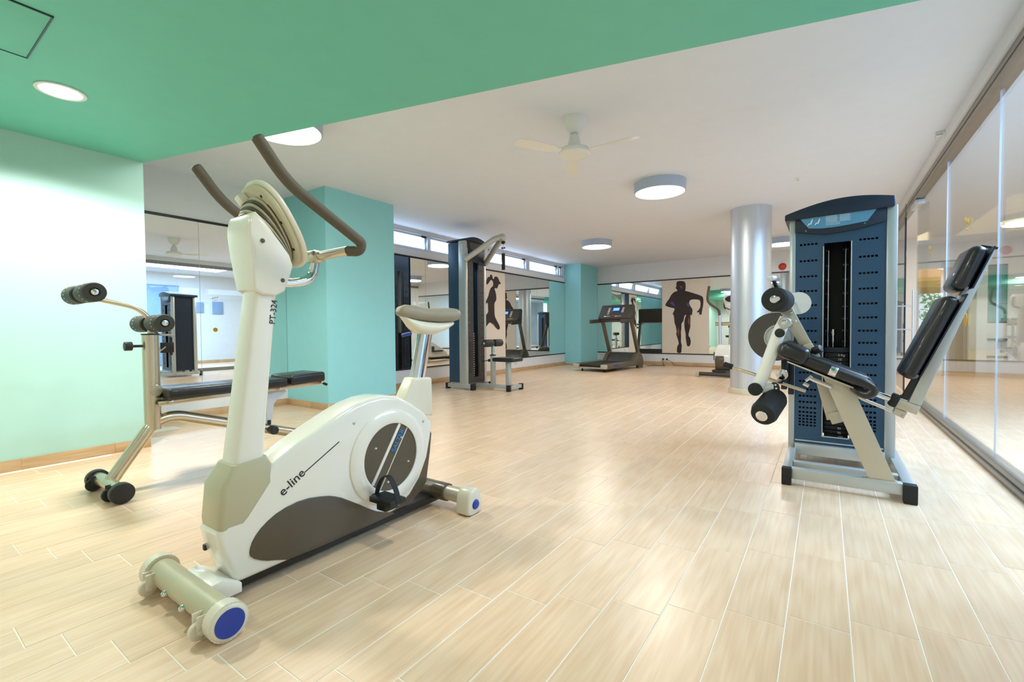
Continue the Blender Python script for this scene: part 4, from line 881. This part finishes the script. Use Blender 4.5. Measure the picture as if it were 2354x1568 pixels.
build('arm_nose', MB().lathe([(0, .06), (.035, .052), (.055, .02), (.056, -.015), (.04, -.045), (0, -.05)], (-3.92, 5.45, 2.252), (.7, .0, -.3), 24), 'silver_paint', lt)
build('pulley_cable', MB().cyl((-3.915, 5.47, 2.22), (-3.915, 5.47, 1.99), .0035, seg=8), 'chrome', lt)
build('pulley', MB().cyl((-3.915, 5.455, 2.185), (-3.915, 5.485, 2.185), .028, seg=20, bev=.004), 'black_plastic', lt)
for x in (-3.935, -3.895): build('guide_ball', MB().lathe([(0, .014), (.01, .010), (.014, 0), (.01, -.010), (0, -.014)], (x, 5.47, 2.10), seg=16), 'black_plastic', lt)
build('hook_grip', MB().tube([(-3.915, 5.47, 2.02), (-3.915, 5.47, 1.90), (-3.915, 5.47, 1.78)], .026, 14), 'black_rubber', lt)
build('carabiner', MB().tube([(-3.915, 5.44, 1.92), (-3.90, 5.41, 1.90), (-3.905, 5.42, 1.86), (-3.915, 5.45, 1.87)], .006, 8), 'chrome', lt)
build('seat_beam', MB().box(-4.42, -3.75, 5.43, 5.49, .028, .082, .003), 'silver_paint', lt)
build('foot_beam', MB().box(-3.80, -3.745, 5.40, 5.70, .028, .082, .003), 'silver_paint', lt)
for y in (5.375, 5.70): build('foot_cap', MB().box(-3.805, -3.74, y - .022, y + .022, 0, .09, .005), 'black_rubber', lt)
build('thigh_post', MB().box(-4.145, -4.085, 5.43, 5.49, .08, .52, .004), 'silver_paint', lt)
build('post_collar', MB().box(-4.15, -4.08, 5.425, 5.495, .51, .525, .002), 'black_plastic', lt)
build('inner_post', MB().box(-4.135, -4.095, 5.44, 5.48, .50, .70, .003), 'chrome', lt)
build('thigh_axle', MB().cyl((-4.115, 5.26, .70), (-4.115, 5.66, .70), .012), 'chrome', lt)
for y0, s_ in ((5.435, -1), (5.485, 1)):
    r_ = build('thigh_roller', MB().lathe([(.012, 0), (.050, 0), (.056, .01), (.056, .17), (.048, .182), (.012, .182)], (-4.115, y0, .70), (0, s_, 0), 28), 'olive_foam', lt)
    build('end_plug', MB().cyl((-4.115, y0 + s_ * .182, .70), (-4.115, y0 + s_ * .19, .70), .017, seg=18), 'steel', r_)
build('locking_knob', MB().cyl((-4.15, 5.46, .44), (-4.20, 5.46, .435), .022, seg=14, bev=.003).cyl((-4.20, 5.46, .435), (-4.33, 5.46, .42), .006), 'black_plastic', lt)
build('seat_post', MB().box(-3.865, -3.80, 5.43, 5.49, .08, .43, .004), 'silver_paint', lt)
build('seat_pad', MB().box(-4.04, -3.66, 5.33, 5.60, .43, .49, .02, 3), 'black_leather', lt)

# ------------------------------------------------------------------ treadmill
TM = Matrix.Translation((-4.07, 8.78, 0)) @ Matrix.Rotation(math.radians(-8), 4, 'Z')
tr = thing('treadmill', 'grey-brown treadmill with blue lit screen by the far mirror', 'treadmill', (-4.07, 8.78, 0))
def T_(): return MB(TM)
build('deck', T_().box(-.34, .34, .05, 1.50, .075, .125, .004), 'tread_dark', tr)
build('running_belt', T_().box(-.28, .28, .03, 1.30, .123, .150, .010, 3), 'belt', tr)
for s_ in (-1, 1):
    sr = build('side_rail', T_().prism([(.0, .075), (.0, .155), (.06, .168), (1.30, .178), (1.55, .17), (1.55, .07), (.1, .062)], 'X', s_ * .285, s_ * .40, .010, 3), 'tread_frame', tr)
    build('rail_cap', T_().box(s_ * .275, s_ * .405, -.045, .035, .07, .160, .014, 3), 'champagne_paint', sr)
build('rear_bar', T_().cyl((-.27, .02, .080), (.27, .02, .080), .014), 'champagne_paint', tr)
for x in (-.27, .27): build('foot', T_().cyl((x, .12, .0), (x, .12, .035), .026, .020).cyl((x, .12, .03), (x, .12, .08), .012), 'black_rubber', tr)
for x in (-.35, .35): build('base_foot', T_().box(x - .04, x + .04, 1.42, 1.62, 0, .09, .008), 'tread_frame', tr)
build('motor_hood', T_().prism([(1.18, .150), (1.30, .30), (1.36, .345), (1.55, .35), (1.60, .30), (1.62, .12), (1.18, .12)], 'X', -.31, .31, .02, 3), 'tread_dark', tr)
for s_ in (-1, 1):
    build('hood_side', T_().prism([(1.15, .175), (1.27, .30), (1.36, .37), (1.44, .37), (1.56, .28), (1.62, .17), (1.62, .08), (1.15, .09)], 'X', s_ * .31, s_ * .405, .012, 2), 'tread_frame', tr)
    build('upright', T_().bar((s_ * .365, 1.44, .30), (s_ * .365, 1.10, 1.10), .07, .075, up=(0, 1, .4), bev=.012), 'tread_frame', tr)
    build('handrail', T_().bar((s_ * .385, 1.16, 1.09), (s_ * .385, .62, 1.06), .062, .085, bev=.018, seg=3), 'tread_dark', tr)
build('handlebar', T_().bar((-.37, 1.02, 1.085), (.37, 1.02, 1.085), .06, .07, bev=.015), 'tread_dark', tr)
cn = build('console', T_().prism([(.98, 1.10), (.94, 1.14), (1.13, 1.43), (1.20, 1.45), (1.24, 1.40), (1.20, 1.08), (1.05, 1.05)], 'X', -.40, .40, .03, 3), 'tread_dark', tr)
cf = Vector((0, .19, .29)).normalized(); cn_ = Vector((0, -.29, .19)).normalized()
def onface(x, t, w, h_, m_, nm, parent=cn, th=.006):
    c = Vector((x, .94, 1.14)) + cf * t; build(nm, T_().bar(c - cf * h_ / 2 + cn_ * .003, c + cf * h_ / 2 + cn_ * .003, w, th, up=cn_, bev=.001), m_, parent)
onface(.02, .235, .24, .15, 'lcd_frame', 'screen_frame'); onface(.02, .235, .15, .075, 'lcd', 'screen', th=.010)
onface(-.155, .215, .055, .14, 'champagne_paint', 'key_panel'); onface(.19, .215, .055, .14, 'champagne_paint', 'key_panel')
onface(-.155, .115, .055, .025, 'yellow_label', 'warning_label')
onface(0, .06, .05, .03, 'red_plastic', 'stop_key', th=.014)
for x in (-.16, .12): onface(x, .05, .16, .02, 'chrome', 'tray_edge')
build('brand_plate', T_().box(.4, .403, .30, .46, .10, .135, 0), 'blue_plastic', tr)

# ------------------------------------------------------------------ cross trainer behind the pillar
el = thing('cross_trainer', 'white and grey cross trainer standing half behind the round steel pillar', 'exercise machine', (-1.43, 9.2, 0))
ex = -1.43
build('front_tube', MB().cyl((ex - .50, 8.90, .055), (ex + .50, 8.90, .055), .036, seg=24), 'tread_dark', el)
for s_ in (-1, 1):
    build('end_cap', MB().box(ex + s_ * .49, ex + s_ * .55, 8.83, 8.97, .0, .10, .014, 3), 'bike_beige', el)
build('base_beam', MB().box(ex - .05, ex + .05, 8.90, 10.3, .04, .11, .006), 'tread_dark', el)
build('rear_tube', MB().cyl((ex - .30, 10.3, .055), (ex + .30, 10.3, .055), .036, seg=24), 'tread_dark', el)
build('support_block', MB().box(ex - .30, ex + .05, 9.0, 9.2, .08, .13, .02), 'tread_dark', el)
build('body_shell', MB().prism(chaikin([(8.98, .12), (8.93, .32), (9.0, .52), (9.15, .60), (9.33, .585), (9.6, .46), (9.95, .28), (10.05, .12)], 2), 'X', ex - .25, ex + .02, .04, 4), 'bike_white', el)
build('front_band', MB().prism(chaikin([(8.96, .13), (8.915, .30), (8.95, .40), (9.02, .40), (9.05, .13)], 1), 'X', ex - .235, ex - .08, .02, 3), 'bike_taupe', el)
build('wheel_cover', MB().cyl((ex + .02, 9.2, .35), (ex + .045, 9.2, .35), .20, seg=48, bev=.01), 'bike_white', el)
build('wheel_disc', MB().cyl((ex + .045, 9.2, .35), (ex + .052, 9.2, .35), .14, seg=40), 'bike_taupe', el)
build('column', MB().loft([sec(9.22, 9.34, ex - .06, ex + .06, .5), sec(9.36, 9.45, ex - .055, ex + .055, 1.28)]), 'champagne_paint', el)
build('console_neck', MB().loft([sec(9.33, 9.43, ex - .09, ex + .09, 1.14), sec(9.30, 9.44, ex - .13, ex + .13, 1.30), sec(9.32, 9.44, ex - .17, ex + .17, 1.46), sec(9.36, 9.43, ex - .14, ex + .14, 1.52)]), 'bike_white', el)
build('console_screen', MB().prism(circle(ex, 1.44, .125, 28, .062), 'Y', 9.285, 9.33, .01), 'black_plastic', el)
build('console_smile', MB().tube([(ex - .12, 9.30, 1.28), (ex - .05, 9.285, 1.235), (ex + .05, 9.285, 1.235), (ex + .12, 9.30, 1.28)], .008, 8, smooth=.05), 'tread_dark', el)
build('arm_axle', MB().cyl((ex - .29, 9.30, .975), (ex + .29, 9.30, .975), .034, seg=20), 'nickel', el)
for s_ in (-1, 1):
    build('swing_arm', MB().tube([(ex + s_ * .19, 9.20, .59), (ex + s_ * .20, 9.20, 1.14)], .026, 14), 'steel', el)
    build('foam_grip', MB().tube([(ex + s_ * .20, 9.20, 1.12), (ex + s_ * .21, 9.18, 1.24), (ex + s_ * .40, 9.1, 1.39), (ex + s_ * .385, 9.1, 1.56), (ex + s_ * .365, 9.1, 1.68)], .024, 14, smooth=.08), 'grip_foam', el)
    build('fixed_grip', MB().tube([(ex + s_ * .05, 9.42, 1.24), (ex + s_ * .19, 9.6, 1.28), (ex + s_ * .19, 9.65, 1.46)], .018, 12, smooth=.07), 'black_rubber', el)
    build('foot_pedal', MB().box(ex + s_ * .20, ex + s_ * .33, 9.35, 9.72, .36 + s_ * .08, .40 + s_ * .08, .012).box(ex + s_ * .20, ex + s_ * .33, 9.32, 9.36, .36 + s_ * .08, .52 + s_ * .08, .01), 'tread_dark', el)
    build('pedal_arm', MB().tube([(ex + s_ * .19, 9.20, .60), (ex + s_ * .22, 9.35, .35 + s_ * .08), (ex + s_ * .20, 10.0, .20)], .02, 10, smooth=.05), 'steel', el)
build('bottle_holder', MB().box(ex + .10, ex + .16, 8.98, 9.03, .14, .34, .012), 'bike_white', el)

# ------------------------------------------------------------------ lobby beyond the glass
struct('wall_lobby_side', MB().box(3.85, 4.0, YB, 12.3, 0, ZC), 'white_paint')
struct('wall_lobby_back', MB().box(1.1, 4.0, YB - .15, YB, 0, ZC), 'white_paint')
lw = MB(); lw.box(1.92, 2.36, 12.2, 12.35, 0, 2.05); struct('wall_lobby_wood', lw, 'wood_wall')
pn = MB()
for k_ in range(5):
    o = bpy.data.objects['wall_lobby_wood']; build('panel', MB().box(1.925 + .087 * k_, 2.005 + .087 * k_, 12.19, 12.2, .06, 2.0, .002), 'wood_wall', o)
struct('wall_lobby_header', MB().box(.9, 4.0, 12.2, 12.35, 2.05, ZC), 'white_paint')
struct('wall_lobby_pier', MB().box(2.36, 2.50, 12.12, 12.35, 0, 2.05), 'blue_grey_paint' if 0 else 'white_paint')
struct('wall_lobby_post', MB().box(1.24, 1.40, 11.25, 11.40, 0, ZC), 'white_paint')
tw = struct('window_8', MB().box(2.50, 2.78, 12.24, 12.26, .95, 2.05), 'teal_glass')
for z in (.95, 1.3, 1.62, 2.03): build('bar', MB().box(2.50, 2.78, 12.21, 12.24, z, z + .02), 'trim_black', tw)
struct('wall_lobby_end', MB().box(2.50, 2.78, 12.2, 12.35, 0, .95), 'white_paint')
struct('trim_20', MB().box(2.50, 2.78, 12.16, 12.2, .62, .66).box(2.50, 2.78, 12.16, 12.2, .30, .33), 'trim_black')
struct('wall_lobby_corner', MB().box(2.78, 3.85, 12.2, 12.35, 0, 2.05), 'white_paint')
tag(build('framed_picture', MB().box(3.82, 3.848, 5.55, 5.75, 1.45, 1.75, .003), 'blue_grey_paint', origin=(3.85, 5.65, 1.45)), 'grey framed picture seen in the mirror, nearer the blue door', 'picture')
tag(build('framed_picture', MB().box(3.82, 3.848, 5.98, 6.26, 1.42, 1.78, .003), 'blue_grey_paint', origin=(3.85, 6.12, 1.42)), 'wider grey framed picture seen in the mirror behind the bike', 'picture')
d2 = struct('door_2', MB().box(3.82, 3.85, 3.6, 5.15, 0, 2.18, .003), 'blue_grey_paint')
build('door_leaf', MB().box(3.80, 3.82, 3.7, 5.02, 0.01, 2.0, .004), 'blue_grey_paint', d2)
build('door_handle', MB().tube([(3.80, 4.92, 1.0), (3.76, 4.92, 1.0), (3.76, 4.80, 1.0)], .010, 8), 'steel', d2)
baseboard('baseboard_lobby', (3.85, 5.16), (3.85, 12.2), (-1, 0), .085)
cl = thing('ceiling_lamp', 'round white ceiling lamp seen through the glass wall at the right edge', 'lamp', (2.44, 9.9, ZC), 'round white ceiling lamps')
build('housing', MB().lathe([(.245, 0), (.285, 0), (.272, -.12), (.2, -.108), (.2, 0)], (2.44, 9.9, ZC), seg=40), 'white_plastic', cl)
build('diffuser', MB().lathe([(0, -.118), (.265, -.118), (.265, -.10), (0, -.10)], (2.44, 9.9, ZC), seg=40), 'lamp_glow', cl)
# patio outside the lobby opening
struct('ground', MB().box(-3, 12, 12.35, 30, -.08, -.01), 'patio')
um = thing('parasol', 'orange parasol on the patio seen through the glass door', 'parasol', (1.9, 15.2, 0))
build('canopy', MB().lathe([(0, 2.42), (.15, 2.38), (1.45, 1.92), (1.46, 1.78), (1.44, 1.78), (1.42, 1.90), (0, 2.36)], (1.9, 15.2, 0), seg=8), 'umbrella_cloth', um, ang=20)
build('pole', MB().cyl((1.9, 15.2, 0), (1.9, 15.2, 2.4), .025), 'steel', um)
build('base', MB().cyl((1.9, 15.2, 0), (1.9, 15.2, .08), .28, bev=.01), 'trim_black', um)
random.seed(3)
for i, (x, y, lab) in enumerate(((1.3, 17.0, 'tall green shrub seen left through the glass door'), (2.45, 17.4, 'tall green shrub below the orange parasol, seen through the glass'), (3.6, 17.8, 'tall green shrub at the right of the patio behind the glass'))):
    sh = thing('patio_shrub', lab, 'shrub', (x, y, 0), 'patio shrubs')
    lv = MB()
    for k_ in range(240):
        a = random.uniform(0, 6.28); r = random.uniform(0, .40); z = random.uniform(.1, 1.9); c = Vector((x + r * math.cos(a), y + r * math.sin(a), z)); d = Vector((random.uniform(-1, 1), random.uniform(-1, 1), random.uniform(-.2, 1.5))).normalized() * .16; s2 = d.orthogonal().normalized() * .035
        v = [lv.b.verts.new(p) for p in (c - d * .5, c + s2, c + d * .6, c - s2)]; lv.b.faces.new(v)
    f_ = build('foliage', lv, 'leaf', sh, smooth=False); f_['kind'] = 'stuff'
    build('stem', MB().cyl((x, y, 0), (x, y, 1.5), .02, .008, seg=8), 'wood_wall', sh)
